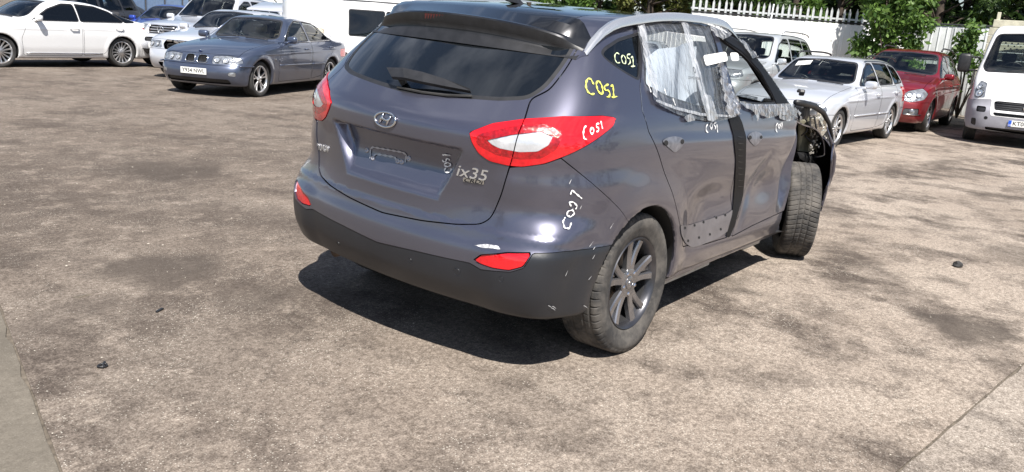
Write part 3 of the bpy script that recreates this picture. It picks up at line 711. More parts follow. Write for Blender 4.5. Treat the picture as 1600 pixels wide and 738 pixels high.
# roof: dark glass panel is its own part; bonnet, windscreen
ws = round_poly([(-.1, 1.19), (.66, 1.15), (.70, 1.2), (.58, 1.53), (.52, 1.57), (-.1, 1.59)], .04)
f = lambda q: np.maximum(poly_sd(np.stack([np.abs(q.V[:, 1]), q.V[:, 2]], 1), ws), 1.2-q.V[:, 0]); a, t = clip(t, f(t)); g_, s_ = clip(a, f(a)+.015); hpart('windscreen', g_, glass('windscreen_glass', (.88, .92, .90), .3), inset=.005); hpart('window_seal', s_, M['trim'])
f = lambda q: np.maximum(np.maximum(-.22+.1*q.V[:, 1]**2-q.V[:, 0], q.V[:, 0]-1.35), np.maximum(np.abs(q.V[:, 1])-.50, 1.3-q.V[:, 2])); a, t = cut(t, f, .003)
hpart('roof_glass', a, mat('roof_glass_black', (.012, .013, .015), .06, coat=1, coatrough=.02), inset=.001)
f = lambda q: np.maximum(2.42-.2*q.V[:, 1]**2-q.V[:, 0], np.maximum(q.V[:, 2]*0+np.abs(q.V[:, 1])-.74, (.45-q.N[:, 2])*.3)); a, t = cut(t, f, .003); a = components(a)[0]; hpart('bonnet', a, P_HERO, flange=.01)
# right front wing has been torn away; what is left of the bumper stays
f = lambda q: np.maximum(np.maximum(2.04-q.V[:, 0], q.V[:, 1]+.60), q.V[:, 2]-1.35); gone, t = clip(t, np.maximum(f(t), 0*t.V[:, 0]-1))
keep = clip(gone, 3.02-.18*(gone.V[:, 2]-.4)-gone.V[:, 0]+.03*np.sin(gone.V[:, 2]*23))[0]
keep = clip(keep, .33-keep.V[:, 2])[0]; keep = clip(keep, keep.V[:, 2]-.86-.04*np.sin(keep.V[:, 1]*40))[0]
f = lambda q: np.maximum(3.0-q.V[:, 0], q.V[:, 2]-.72); a, t = cut(t, f, .003); hpart('front_bumper', components(a)[0] if len(a.F) else a, P_HERO, label='crushed front bumper')
for q in components(keep)[:1]: hpart('bumper_corner', q, P_HERO, flange=.01, label='torn corner of the front bumper')
for i, q in enumerate(components(t, 60)): hpart('body' if i == 0 else 'body_panel', q, P_HERO, flange=.014)
# ------------------------------------------------------------------ details of the damaged car
def projpx(P):
    d = B2W(P)-CAM; z = d @ CF; return np.stack([800+FPX*(d @ CR)/z, 369-FPX*(d @ CU)/z], 1)
def patch(name, poly, m, off=.002, step=3., parent=hero, disp=None, label=None, thick=0, smooth=True, rnd=3):
    """a piece of sheet that follows the car body, with the outline seen in the photo"""
    poly = np.array(round_poly(poly, rnd, 3) if rnd else poly, float); lo, hi = poly.min(0)-step, poly.max(0)+step
    nx, ny = int((hi[0]-lo[0])/step)+2, int((hi[1]-lo[1])/step)+2; U, V_ = np.meshgrid(lo[0]+np.arange(nx)*step, lo[1]+np.arange(ny)*step, indexing='ij')
    P, ok = hits(np.stack([U.ravel(), V_.ravel()], 1)); ok = ok.reshape(nx, ny); i, j = np.meshgrid(np.arange(nx-1), np.arange(ny-1), indexing='ij'); g = (ok[:-1, :-1] & ok[1:, :-1] & ok[:-1, 1:] & ok[1:, 1:])
    i, j = i[g], j[g]; a = i*ny+j; T = np.concatenate([np.stack([a, a+1, a+ny+1], 1), np.stack([a, a+ny+1, a+ny], 1)]); N = normal(P)
    E1 = P[T[:, 1]]-P[T[:, 0]]; E2 = P[T[:, 2]]-P[T[:, 0]]; big = np.maximum(np.linalg.norm(E1, axis=1), np.linalg.norm(E2, axis=1)) < .12; T = T[big]
    if not len(T): return None
    fn_ = np.cross(P[T[:, 1]]-P[T[:, 0]], P[T[:, 2]]-P[T[:, 0]]); fl_ = (fn_*N[T[:, 0]]).sum(1) < 0; T[fl_] = T[fl_][:, ::-1]
    q = Tri(P, N, T); q, _ = clip(q, poly_sd(projpx(q.V)/100, poly/100))
    if len(q.F) < 2: return None
    o_ = off if disp is None else off+disp(q.V)
    Vv = q.V+q.N*(o_[:, None] if np.ndim(o_) else o_)
    o = mesh_obj(name, B2W(Vv), q.F, m, parent, N=None if disp is not None else q.N)
    if label: o['label'] = label
    return o
def ribbon(name, strokes, m, w=.0035, off=.0022, parent=hero, o0=(0, 0), sc=1.0, hitf=None, label=None):
    V = []; F = []
    for st in strokes:
        px = np.array(st, float)/sc+np.array(o0); L = np.r_[0, np.cumsum(np.linalg.norm(np.diff(px, axis=0), axis=1))]
        n = max(4, int(L[-1]/1.2)); s = np.linspace(0, L[-1], n); px = np.stack([np.interp(s, L, px[:, 0]), np.interp(s, L, px[:, 1])], 1)
        for _ in range(1): px[1:-1] = (px[:-2]+2*px[1:-1]+px[2:])/4
        P, ok = (hitf or hits)(px); P = P[ok]
        if len(P) < 2: continue
        N = normal(P); T = np.gradient(P, axis=0); T /= np.linalg.norm(T, axis=1, keepdims=True)+1e-9; B = np.cross(N, T); k = len(V)
        ww = w*(.8+.35*np.sin(np.arange(len(P))*.9))[:, None]; ww[0] *= .6; ww[-1] *= .6
        for q in (P+N*off+B*ww, P+N*off-B*ww): V += list(q)
        n = len(P)
        for i in range(n-1): F.append((k+i, k+i+1, k+n+i+1, k+n+i))
    if not V: return
    o = mesh_obj(name, B2W(V), np.array(F), m, parent, smooth=False)
    if label: o['label'] = label
    return o
MK_Y = mat('yellow_marker', (.72, .72, .12), .6); MK_W = mat('white_marker', (.85, .85, .85), .6); MK_G = mat('pale_green_marker', (.62, .70, .45), .6)
ribbon('marker_writing', [[(232, 505), (212, 465), (190, 458), (175, 485), (173, 530), (190, 565), (215, 582), (238, 575)], [(262, 478), (250, 500), (262, 550), (290, 585), (303, 565), (295, 515), (275, 482), (262, 478)],
  [(345, 503), (312, 520), (318, 550), (345, 550), (358, 575), (350, 600), (330, 600)], [(362, 520), (380, 508), (385, 600)], [(370, 603), (412, 597)]], MK_Y, .0042, .003, o0=(880, 30), sc=4.922, label='yellow hand-written C051')
ribbon('marker_writing', [[(430, 270), (410, 258), (395, 280), (398, 315), (415, 340), (435, 335)], [(455, 278), (445, 300), (458, 340), (478, 345), (482, 310), (468, 282), (455, 278)], [(515, 270), (490, 275), (492, 300), (512, 305), (516, 335), (498, 352)],
  [(520, 300), (535, 285), (538, 360)], [(520, 366), (552, 362)]], MK_G, .0032, .001, o0=(880, 30), sc=4.922, label='pale green C051 on the rear quarter window')
ribbon('marker_writing', [[(1130, 250), (1112, 270), (1105, 320), (1112, 355), (1135, 360)], [(1170, 265), (1160, 300), (1175, 320), (1192, 300), (1185, 265), (1170, 262)], [(1235, 230), (1212, 235), (1212, 262), (1232, 265), (1230, 290), (1212, 300)], [(1248, 210), (1262, 275)]],
  MK_W, .0036, .008, o0=(700, 150), sc=5.27, label='white C051 on the right tail light')
ribbon('marker_writing', [[(680, 505), (665, 520), (672, 538), (705, 540), (722, 520), (715, 508)], [(690, 462), (668, 470), (665, 488), (690, 495), (715, 485), (712, 468), (690, 462)], [(655, 440), (655, 455), (678, 455), (682, 432), (700, 430), (708, 445)], [(660, 400), (712, 405)], [(652, 397), (662, 408)]],
  MK_W, .0031, .006, o0=(560, 160), sc=4.92, label='white C051 written upwards on the tailgate')
ribbon('marker_writing', [[(80, 328), (74, 346), (60, 345), (55, 325), (62, 310)], [(70, 290), (66, 303), (78, 309), (90, 297), (84, 286), (70, 290)], [(80, 275), (73, 262), (87, 262), (98, 274), (93, 284)], [(78, 240), (82, 226), (112, 252)]],
  MK_W, .0033, .0095, o0=(850, 180), sc=1.943, label='white C051 written upwards on the bumper corner')
ribbon('marker_writing', [[(85, 365), (70, 385), (70, 425), (88, 440)], [(112, 355), (103, 380), (115, 410), (128, 385), (120, 355), (112, 355)], [(160, 350), (138, 355), (140, 378), (155, 385), (150, 410)], [(165, 365), (172, 440)]], MK_W, .0042, .004, o0=(1090, 130), sc=5.68, label='white C051 on the rear door')
ribbon('marker_writing', [[(705, 355), (690, 375), (690, 420), (702, 440)], [(712, 365), (708, 390), (718, 405), (725, 385), (720, 362), (712, 365)], [(735, 352), (728, 375), (740, 385), (735, 405)], [(742, 345), (748, 395)]], MK_W, .0046, .005, o0=(1090, 130), sc=5.68, label='white C051 on the front door')
# chips and scratches
rr = random.Random(11); st = []
for _ in range(12):
    x, y = rr.uniform(872, 975), rr.uniform(285, 465); l = rr.uniform(4, 10); a_ = R_(rr.uniform(-62, -38)); st.append([(x, y), (x+l*math.cos(a_)*.8, y+l*math.sin(a_)), (x+l*math.cos(a_), y+l*math.sin(a_)*1.2)])
for _ in range(7): x = rr.uniform(855, 925); y = rr.uniform(474, 483); st.append([(x, y), (x+3, y+1), (x+6, y+4)])
sc_ = ribbon('scratches', st, mat('chipped_primer', (.50, .50, .51), .7), .0013, .0085); sc_['kind'] = 'stuff'
for poly in ([(742, 384), (760, 382), (779, 385), (783, 391), (770, 389), (755, 388)],): patch('scuff', poly, mat('scuff_grey', (.42, .42, .45), .6, noise=.7, nscale=70), .0062, 2., rnd=0)

# rear spoiler with its high brake light
V = []; ys = np.linspace(-.655, .655, 45); sec = 9
for y in ys:
    e = abs(y)/.655; xe = -.500+.34*y*y+.03*e**8; ze = 1.538-.115*y*y-.028*e**6; y_ = np.array([y])
    xg = _R(1.415)+.21*y*y+.16*y**4-.004; zg = 1.41-.02*y*y; xr = -.26; zr = float(_T(xr-.1*y*y)-.06*y*y)+.004
    if e > .9: k_ = (e-.9)/.1; zr -= .05*k_*k_; 
    P_ = [(xr, zr), (xr*.5+xe*.5, (zr+ze)/2+.012), (xe+.035, ze+.006), (xe+.006, ze+.003), (xe, ze-.004), (xe+.005, ze-.045), (xe+.02, ze-.066), (xg*.5+xe*.5+.012, zg*.45+(ze-.05)*.55), (xg, zg)]
    Pn = np.array([(x, y, z) for x, z in P_]); Pp = Pn.copy()
    if e > .8:
        for _ in range(6): g_ = grad(F0, Pp); Pp = Pp-g_*(F0(Pp)/((g_*g_).sum(1)+1e-6))[:, None]*.8
        k_ = sstep(.84, 1.0, np.array(e)); Pn = Pn*(1-k_)+(Pp+normal(Pp)*.002)*k_
    V += [tuple(v) for v in Pn]
F = [(i*sec+k, i*sec+k+1, (i+1)*sec+k+1, (i+1)*sec+k) for i in range(44) for k in range(sec-1)]+[tuple(range(sec))[::-1], tuple(44*sec+k for k in range(sec))]
Ft = [f for f in F if len(f) > 4 or (f[0] % sec) < 4]; Fb = [f for f in F if len(f) == 4 and (f[0] % sec) >= 4]
sp = mesh_obj('rear_spoiler', B2W(V), Ft, P_HERO, hero); su = mesh_obj('spoiler_underside', B2W(V), Fb, M['trim'], sp); sp.data.set_sharp_from_angle(angle=R_(28))
q = MB()
for k in range(16):
    y = -.15+.02*k; e = abs(y)/.655; xe = -.500+.34*y*y+.003; ze = 1.538-.115*y*y; V = [(xe-.002, y, ze-.010), (xe-.002, y+.019, ze-.010), (xe+.002, y+.019, ze-.034), (xe+.002, y, ze-.034)]; q.add(B2W(V), [(0, 1, 2, 3)])
q.build('high_brake_light', mat('dark_red_lens', (.09, .006, .010), .15, coat=1), sp)
# wiper
def on_y(u, v, off):
    P, ok = hits([(u, v)]); return P[0]+normal(P)[0]*off
wp = [(614, 121), (640, 123), (668, 127), (700, 134), (737, 146)]; wq = [(620, 134), (640, 137), (668, 141), (700, 144), (737, 148)]
V = [];
for (a_, b_), o_ in zip(zip(wp, wq), (.050, .055, .045, .03, .018)): V += [on_y(*a_, o_), on_y(*a_, o_+.012), on_y(*b_, o_+.006), on_y(*b_, o_-.012)]
F = [(i*4+k, i*4+(k+1) % 4, (i+1)*4+(k+1) % 4, (i+1)*4+k) for i in range(4) for k in range(4)]+[(0, 3, 2, 1), (16, 17, 18, 19)]
wo_ = mesh_obj('rear_wiper', B2W(V), F, M['trim'], hero, smooth=False)
V = [];
for a_ in [(622, 138), (660, 146), (700, 151), (738, 152)]: c_ = on_y(*a_, .006); V.append(c_)
q = MB(); q.tube(B2W(V), .006, 6); q.tube(B2W([on_y(632, 132, .0), on_y(630, 128, .05)]), .016, 10); q.build('wiper_blade', M['rubber'], wo_)
# aerial, roof rails
q = MB(); V = []; F = []
for k, (x, w_, h_) in enumerate([(-.10, .018, .002), (-.05, .020, .018), (0, .019, .042), (.03, .016, .056), (.05, .012, .058), (.065, .010, .004)]):
    z0 = float(_T(x)); V += [(x, w_, z0), (x, w_*.35, z0+h_), (x, -w_*.35, z0+h_), (x, -w_, z0)]
V = [(-.02-(p[0]), p[1], p[2]) for p in V]; F = [(i*4+k, i*4+k+1, (i+1)*4+k+1, (i+1)*4+k) for i in range(5) for k in range(3)]+[(0, 1, 2, 3), (23, 22, 21, 20)]
mesh_obj('roof_aerial', B2W(V), F, M['trim'], hero, smooth=True)
SILV = mat('satin_silver', (.72, .72, .73), .22, metal=.75, coat=.4)
def roofz(x, y):
    z = np.linspace(1.75, 1.2, 500); v = F0(np.stack([np.full(500, x), np.full(500, y), z], 1)); return float(z[np.argmax(v < 0)])
for sd in (1, -1):
    V = []; n_ = 26; F = []
    for k in range(n_):
        u = k/(n_-1); x = -.33+1.75*u; e = min(u/.16, (1-u)/.16, 1); h_ = .056*math.sin(e*math.pi/2); yy = .655-.035*u-.01*math.sin(math.pi*u); zz = roofz(x, yy)-.004
        zt_ = zz+h_; wd = .019; V += [(x, sd*(yy-wd), zz-.004+h_*.55), (x, sd*(yy-wd*.8), zt_+.004), (x, sd*(yy+wd*.3), zt_+.008), (x, sd*(yy+wd), zt_-.006), (x, sd*(yy+wd*1.05), zz-.004+h_*.50)]
    for k in range(n_-1):
        for j in range(5): F.append((k*5+j, k*5+(j+1) % 5, (k+1)*5+(j+1) % 5, (k+1)*5+j))
    o = mesh_obj('roof_rail', B2W(V), F, SILV, hero); o.data.set_sharp_from_angle(angle=R_(50))
# emblem: oval ring with slanted H, model lettering
def frame_at(u, v, u2, v2):
    P, ok = hits([(u, v), (u2, v2)]); N = normal(P[:1])[0]; ex = P[1]-P[0]; ex -= N*ex.dot(N); ex /= np.linalg.norm(ex); return P[0], ex, np.cross(N, ex), N
O, ex, ey, N_ = frame_at(603, 187, 622, 190); R0 = lambda a, b, h_: O+ex*a+ey*b+N_*h_
def ons(a, b, h_):
    P = (O+ex*a+ey*b)[None]
    for _ in range(4): g_ = grad(F0, P); P = P-g_*(F0(P)/(g_*g_).sum(1))[:, None]
    return P[0]+N_*h_
q = MB(); q.tube(B2W([ons(.066*math.cos(k*math.pi/20), .034*math.sin(k*math.pi/20), .006) for k in range(41)]), .0052, 8, cap=False); em = q.build('badge', M['chrome'], hero, smooth=True)
q = MB()
for pts, r_ in (([(-.036, -.018), (-.022, .004), (-.016, .027)], (.005, .006, .005)), ([(.012, -.026), (.020, -.004), (.034, .017)], (.005, .006, .005)), ([(-.026, -.003), (-.006, .003), (.008, -.004), (.026, .004)], (.005, .006, .006, .005))): q.tube(B2W([ons(a, b, .006) for a, b in pts]), list(r_), 6)
q.build('badge_letter', M['chrome'], em, smooth=True)
q = MB(); q.add(B2W([ons(.062*math.cos(k*math.pi/12), .031*math.sin(k*math.pi/12), .0025) for k in range(24)]), [tuple(range(24))]); q.build('badge_backing', P_HERO, em)
def lettering(txt, u, v, u2, v2, width, height, m, name='lettering', parent=hero, off=.0015, shear=0, ext=.0016, bold=.004, label=None):
    global O, ex, ey, N_
    O, ex, ey, N_ = frame_at(u, v, u2, v2); o = text_mesh(txt, name, m, parent, 1.0, .01, bold=bold, shear=shear); me = o.data
    C_ = np.array([vv.co[:] for vv in me.vertices]); lo, hi = C_.min(0), C_.max(0); A = (C_-(lo+hi)/2)/(hi-lo)
    P = O+np.outer(A[:, 0]*width, ex)+np.outer(A[:, 1]*height, ey); zz = (C_[:, 2] > (lo[2]+hi[2])/2)*ext
    for _ in range(4): g_ = grad(F0, P); P = P-g_*(F0(P)/(g_*g_).sum(1))[:, None]
    P = P+normal(P)*(off+zz)[:, None]
    for vv, p_ in zip(me.vertices, B2W(P)): vv.co = Vector(p_)
    me.update()
    if label: o['label'] = label
    return o
lettering('ix35', 738, 270.5, 758, 274.5, .150, .050, SILV, shear=.2, label='chrome ix35 lettering')
q = patch('engine_badge', [(724, 277), (757, 282), (757, 288.5), (724, 283.5)], M['chrome'], .004, 1.5, rnd=1); lettering('CRDi', 740.5, 283, 752, 284.6, .088, .017, M['trim'], parent=q, off=.0066, shear=.2, ext=.0006)
lettering('HYUNDAI', 504, 231, 516, 234, .14, .035, SILV, label='chipped chrome maker lettering')
# number plate recess: bracket and fixings
RB = mat('recess_fixing', (.42, .42, .46), .3, metal=.4)
ribbon('plate_bracket', [[(579, 248), (580, 232), (584, 230), (630, 238), (636, 242), (634, 254)], [(584, 244), (589, 241), (618, 246), (621, 252)]], RB, .0045, .004)
for u, v in ((573.5, 235), (639, 248), (583, 247), (622, 252), (628, 253)):
    P, ok = hits([(u, v)]); N1 = normal(P)[0]; q = MB(); q.lathe_y([(.013, -.001), (.012, .004), (.006, .006), (.005, .001), (.0005, .001)], n=14); o = q.build('fixing_screw', RB, hero, smooth=True)
    o.matrix_world = Matrix.Translation(B2W(P)[0]) @ Vector(N1).to_track_quat('Y', 'Z').to_matrix().to_4x4()
# parking sensors, tow cover
for u, v, r_ in ((641, 407, .010), (783, 436, .010), (529, 381, .010), (714, 425, .017)):
    P, ok = hits([(u, v)]); N1 = normal(P)[0]; q = MB(); q.lathe_y([(r_+.0025, -.001), (r_+.002, .0018), (r_, .0005), (r_*.93, .0018), (.0005, .0022)], n=20); o = q.build('parking_sensor' if r_ < .015 else 'towing_eye_cover', LOWM, hero, angle=40)
    o.matrix_world = Matrix.Translation(B2W(P)[0]) @ Vector(N1).to_track_quat('Y', 'Z').to_matrix().to_4x4()
# filler door recess line is on the far side; door handle recesses where the handles are missing
for pts, holes in (([(1034, 221), (1040, 216), (1052, 213), (1064, 215), (1070, 221), (1064, 231), (1054, 239), (1044, 231)], ((1039.5, 223.5, 4.2), (1065, 221.5, 3.6))), ([(1167, 214), (1172, 208), (1180, 205), (1188, 208), (1192, 214), (1186, 223), (1179, 229), (1172, 222)], ((1171, 215.2, 3.2), (1188.3, 214.5, 2.6)))):
    o = patch('handle_recess', pts, mat('bare_recess_metal', (.24, .24, .27), .32, metal=.6, noise=.3, nscale=30), .003, 1.5)
    for (u, v, r_) in holes: patch('handle_hole', [(u+r_*math.cos(k)*.8, v+r_*math.sin(k)) for k in np.arange(0, 6.28, .5)], M['liner'], .0050, 1.2, parent=o, rnd=0)
# lower edge of the rear door where the trim strip has come off, with its clip holes
PRIM = mat('dull_primer', (.13, .122, .130), .42, noise=.12, nscale=14, coat=.3)
lpn = patch('door_lower_plate', [(1062, 352), (1075, 352), (1105, 343), (1135, 334), (1146, 326), (1145, 345), (1138, 360), (1122, 372), (1095, 383), (1080, 387), (1070, 380), (1064, 368)], PRIM, .004, 2.5)
for u, v in ((1069, 356), (1084, 352), (1098, 347), (1118, 340), (1132, 336), (1074, 376), (1091, 371), (1108, 366), (1125, 358)):
    patch('clip_hole', [(u+2.0*math.cos(k)*.8, v+2.2*math.sin(k)) for k in np.arange(0, 6.28, .6)], M['liner'], .0055, 1.0, parent=lpn, rnd=0)
# gap at the centre pillar, door frame and mirror sail
GAPM = mat('pillar_black', (.005, .005, .006), .55, spec=.3)
gp = patch('pillar_gap', [(1136, 180), (1150, 176), (1158, 190), (1165, 215), (1164, 262), (1160, 305), (1147, 352), (1139, 371), (1133, 371), (1143, 335), (1147, 290), (1149, 250), (1145, 212)], GAPM, .005, 2.5)
st = [[(1151, 214+k*9.5), (1156, 215+k*9.5), (1160, 214.5+k*9.5)] for k in range(9)]; ribbon('pillar_rib', st, M['trim'], .0022, .009, parent=gp)
patch('pillar_trim', [(1099, 42), (1108, 41), (1120, 75), (1128, 120), (1131, 150), (1124, 150), (1116, 112), (1108, 75)], GAPM, .005, 2.5)
patch('door_frame_seal', [(1120, 50), (1136, 50), (1160, 62), (1188, 84), (1212, 112), (1226, 140), (1232, 163), (1214, 165), (1206, 147), (1187, 112), (1160, 82), (1134, 65)], GAPM, .004, 2.5)
patch('mirror_sail', [(1192, 92), (1212, 108), (1232, 134), (1243, 160), (1233, 163), (1226, 140), (1212, 112)], mat('sail_black', (.02, .02, .024), .2, coat=.5), .007, 2.5)

# clear film and tape over the broken windows
def filmmat(name, haze, streak, col=(.80, .84, .88), ang=12, gl_=.10):
    m, n, l, b = new_mat(name); n.remove(b); o = n['Material Output']; t_ = n.new('ShaderNodeTexCoord'); mp_ = n.new('ShaderNodeMapping'); mp_.inputs['Scale'].default_value = (30, 6, 2.2); mp_.inputs['Rotation'].default_value = (0, R_(ang), 0)
    l.new(t_.outputs['Object'], mp_.inputs[0]); x = n.new('ShaderNodeTexNoise'); x.inputs['Scale'].default_value = 2; x.inputs['Detail'].default_value = 6; x.inputs['Distortion'].default_value = .5; l.new(mp_.outputs[0], x.inputs[0])
    r = n.new('ShaderNodeValToRGB'); r.color_ramp.elements[0].position = .42; r.color_ramp.elements[1].position = .68; r.color_ramp.elements[0].color = (haze,)*3+(1,); r.color_ramp.elements[1].color = (streak,)*3+(1,); l.new(x.outputs['Fac'], r.inputs[0])
    tr = n.new('ShaderNodeBsdfTransparent'); df = n.new('ShaderNodeBsdfDiffuse'); df.inputs[0].default_value = (*col, 1); tl_ = n.new('ShaderNodeBsdfTranslucent'); tl_.inputs[0].default_value = (*col, 1)
    a0 = n.new('ShaderNodeMixShader'); a0.inputs[0].default_value = .4; l.new(df.outputs[0], a0.inputs[1]); l.new(tl_.outputs[0], a0.inputs[2])
    m1 = n.new('ShaderNodeMixShader'); l.new(r.outputs[0], m1.inputs[0]); l.new(tr.outputs[0], m1.inputs[1]); l.new(a0.outputs[0], m1.inputs[2])
    g_ = n.new('ShaderNodeBsdfGlossy'); g_.inputs['Roughness'].default_value = .08; bu = n.new('ShaderNodeBump'); bu.inputs['Strength'].default_value = .6; bu.inputs['Distance'].default_value = .01; l.new(x.outputs['Fac'], bu.inputs['Height']); l.new(bu.outputs[0], g_.inputs['Normal'])
    m2 = n.new('ShaderNodeMixShader'); lw = n.new('ShaderNodeLayerWeight'); lw.inputs[0].default_value = .25; ad = n.new('ShaderNodeMath'); ad.operation = 'ADD'; ad.inputs[1].default_value = gl_; ad.use_clamp = True; l.new(lw.outputs['Fresnel'], ad.inputs[0]); l.new(bu.outputs[0], lw.inputs['Normal'])
    l.new(ad.outputs[0], m2.inputs[0]); l.new(m1.outputs[0], m2.inputs[1]); l.new(g_.outputs[0], m2.inputs[2]); l.new(m2.outputs[0], o.inputs[0]); return m
FILM = filmmat('clear_film', .04, .26); FILM2 = filmmat('crumpled_film', .10, .60, (.95, .96, .98), 40, .12); TAPE = mat('masking_tape', (.78, .77, .74), .6, noise=.1, nscale=20); CTAPE = filmmat('clear_tape', .30, .90, (.92, .93, .95), 8, .2)
def wr(amp, f=40, seed=0.0):
    def d(P):
        x, z = P[:, 0]*f+seed, P[:, 2]*f; return amp*(.6+.45*np.sin(x+1.3*np.sin(z*.7))+.3*np.sin(1.9*z+2.2*np.sin(x*.6+1))+.25*np.abs(np.sin(2.7*x-1.9*z))-.2*np.abs(np.sin(1.6*x+3.1*z+.5)))
    return d
patch('window_film', [(989, 24), (1025, 20), (1062, 18), (1092, 26), (1104, 40), (1116, 78), (1124, 120), (1132, 168), (1139, 186), (1112, 191), (1088, 188), (1058, 180), (1030, 168), (1019, 158), (1012, 132), (1002, 98), (994, 58)], FILM, .008, 2.2, disp=wr(.006, 22), label='clear plastic film with streaks over the rear door window')
for poly, m_, a_ in (([(1056, 18), (1066, 20), (1073, 50), (1083, 92), (1096, 140), (1110, 188), (1101, 190), (1090, 152), (1078, 108), (1068, 66)], CTAPE, .004), ([(989, 24), (998, 24), (1006, 60), (1012, 96), (1010, 128), (1004, 104), (997, 62)], CTAPE, .006), ([(1008, 100), (1018, 118), (1022, 140), (1020, 158), (1014, 142), (1009, 122)], CTAPE, .008),
   ([(1020, 157), (1050, 168), (1092, 178), (1138, 181), (1138, 184), (1090, 182), (1048, 172), (1020, 161)], CTAPE, .003), ([(1094, 150), (1106, 150), (1118, 186), (1106, 192)], CTAPE, .004)):
    patch('film_tape', poly, m_, .016, 2., disp=wr(a_, 60, 3))
patch('masking_tape', [(1092, 90), (1128, 84), (1131, 98), (1096, 106)], TAPE, .026, 2.5, label='strip of pale tape at the centre pillar'); patch('masking_tape', [(1133, 86), (1146, 86), (1148, 98), (1136, 99)], TAPE, .03, 2.5)
for poly, a_, s_ in (([(1104, 28), (1122, 30), (1142, 38), (1148, 46), (1136, 60), (1122, 66), (1108, 50)], .022, 1), ([(1118, 96), (1128, 104), (1132, 126), (1142, 148), (1152, 168), (1150, 180), (1134, 186), (1126, 166), (1122, 140), (1116, 118)], .03, 4),
   ([(1148, 44), (1166, 58), (1190, 82), (1206, 100), (1196, 100), (1180, 90), (1172, 94), (1160, 74), (1146, 60)], .014, 7), ([(1150, 158), (1172, 164), (1205, 164), (1240, 162), (1250, 172), (1236, 182), (1214, 180), (1196, 186), (1182, 178), (1180, 192), (1176, 176), (1158, 168)], .012, 9),
   ([(1234, 140), (1246, 146), (1258, 160), (1256, 176), (1246, 190), (1240, 176), (1238, 158)], .03, 11), ([(1212, 166), (1238, 168), (1244, 184), (1228, 190), (1214, 186)], .008, 15), ([(1064, 184), (1076, 178), (1084, 188), (1070, 192)], .006, 13)):
    patch('crumpled_film', poly, FILM2, .012, 1.6, disp=wr(a_*.6, 70, s_))
lettering('DEMONTAJ', 1079, 125, 1090, 126, .13, .020, M['trim_grey'], off=.022, ext=.0003, bold=0); lettering('O', 1079, 112, 1084, 112.5, .028, .035, M['trim_grey'], off=.022, ext=.0003, bold=0)
st = [[(1035, 140), (1038, 150)], [(1048, 155), (1052, 166)], [(1010, 133), (1014, 146)]]; ribbon('film_mark', st, MK_W, .004, .012)

# cabin
CABT = mat('cabin_trim', (.05, .05, .055), .8); SEATG = mat('seat_cloth_grey', (.07, .07, .075), .9, noise=.2, nscale=30)
def hbox(mb, c, d, **k): mb.box(B2W([c])[0], d, **k)
for (x, y, w_) in ((1.15, .36, .5), (1.15, -.36, .5), (.25, 0, 1.25)):
    q = MB(); hbox(q, (x+.05, y, .62), (.5, w_, .18), bev=.05, ry=R_(-6)); hbox(q, (x-.27, y, .93), (.15, w_*.94, .60), bev=.06, ry=R_(-14)); s_ = q.build('seat', SEATG, hero, angle=60)
    for hy in ([y] if w_ < .7 else [y-.4, y+.4]): q = MB(); hbox(q, (x-.38, hy, 1.32), (.09, .26, .17), bev=.04, ry=R_(-12)); q.build('headrest', SEATG, s_, angle=60)
q = MB(); hbox(q, (1.98, 0, 1.0), (.6, 1.5, .22), bev=.08, ry=R_(8)); hbox(q, (1.9, 0, .75), (.35, 1.5, .35), bev=.05); q.build('dashboard', CABT, hero, angle=60)
q = MB(); c_ = Vector(B2W([(1.66, -.36, 1.04)])[0]); ax = Matrix.Rotation(R_(-62), 3, 'Y'); q.tube([c_+ax @ Vector((.185*math.cos(k*math.pi/12), .185*math.sin(k*math.pi/12), 0)) for k in range(25)], .015, 8, cap=False); q.tube([c_+ax @ Vector((0, -.18, 0)), c_, c_+ax @ Vector((0, .18, 0))], .018); q.tube([c_, c_+Vector((.3, 0, -.1))], .035); q.build('steering_wheel', CABT, hero, smooth=True)
# side airbag hanging behind the rear door glass
V = []; F = []; nx, nz = 26, 14
for i in range(nx):
    for j in range(nz):
        u, v = i/(nx-1), j/(nz-1); V.append((.08+.98*u, -.60-.08*v+.018*math.sin(9*u+3*v)+.008*math.sin(31*u), 1.50-.36*v-.03*math.sin(5*u)))
F = [(i*nz+j, i*nz+j+1, (i+1)*nz+j+1, (i+1)*nz+j) for i in range(nx-1) for j in range(nz-1)]
mesh_obj('curtain_airbag', B2W(V), F, mat('airbag_cloth', (.55, .62, .70), .85, noise=.08, nscale=8), hero)

# sill, underbody, suspension
q = MB(); hbox(q, (.80, -.80, .275), (.92, .05, .06), bev=.01); hbox(q, (1.75, -.80, .285), (1.0, .05, .06), bev=.01); q.build('sill', P_HERO, hero)
q = MB(); hbox(q, (.80, -.775, .225), (.78, .006, .05), ry=R_(0)); q.build('pinch_weld', mat('pale_sealer', (.50, .47, .42), .7, noise=.2, nscale=15), hero)
q = MB(); hbox(q, (1.85, -.77, .235), (.30, .04, .04), bev=.01); hbox(q, (2.12, -.74, .245), (.16, .09, .02), bev=.005); q.build('jacking_point', mat('pale_bracket', (.42, .40, .36), .6, noise=.2), hero)
q = MB(); hbox(q, (1.3, 0, .27), (3.3, 1.1, .10), bev=.03); hbox(q, (0, 0, .33), (.14, 1.35, .10), bev=.03); hbox(q, (2.64, 0, .33), (.2, 1.3, .12), bev=.03); q.build('chassis', M['under'], hero)
q = MB(); q.tube(B2W([(-.74, .45, .30), (-.5, .45, .30), (0, .30, .33)]), .035, 10); q.tube(B2W([(-.60, .1, .31), (-.60, .42, .31)]), .08, 12); q.build('exhaust', mat('rusty_steel', (.10, .07, .05), .6, metal=.5, noise=.5, nscale=15), hero, smooth=True)
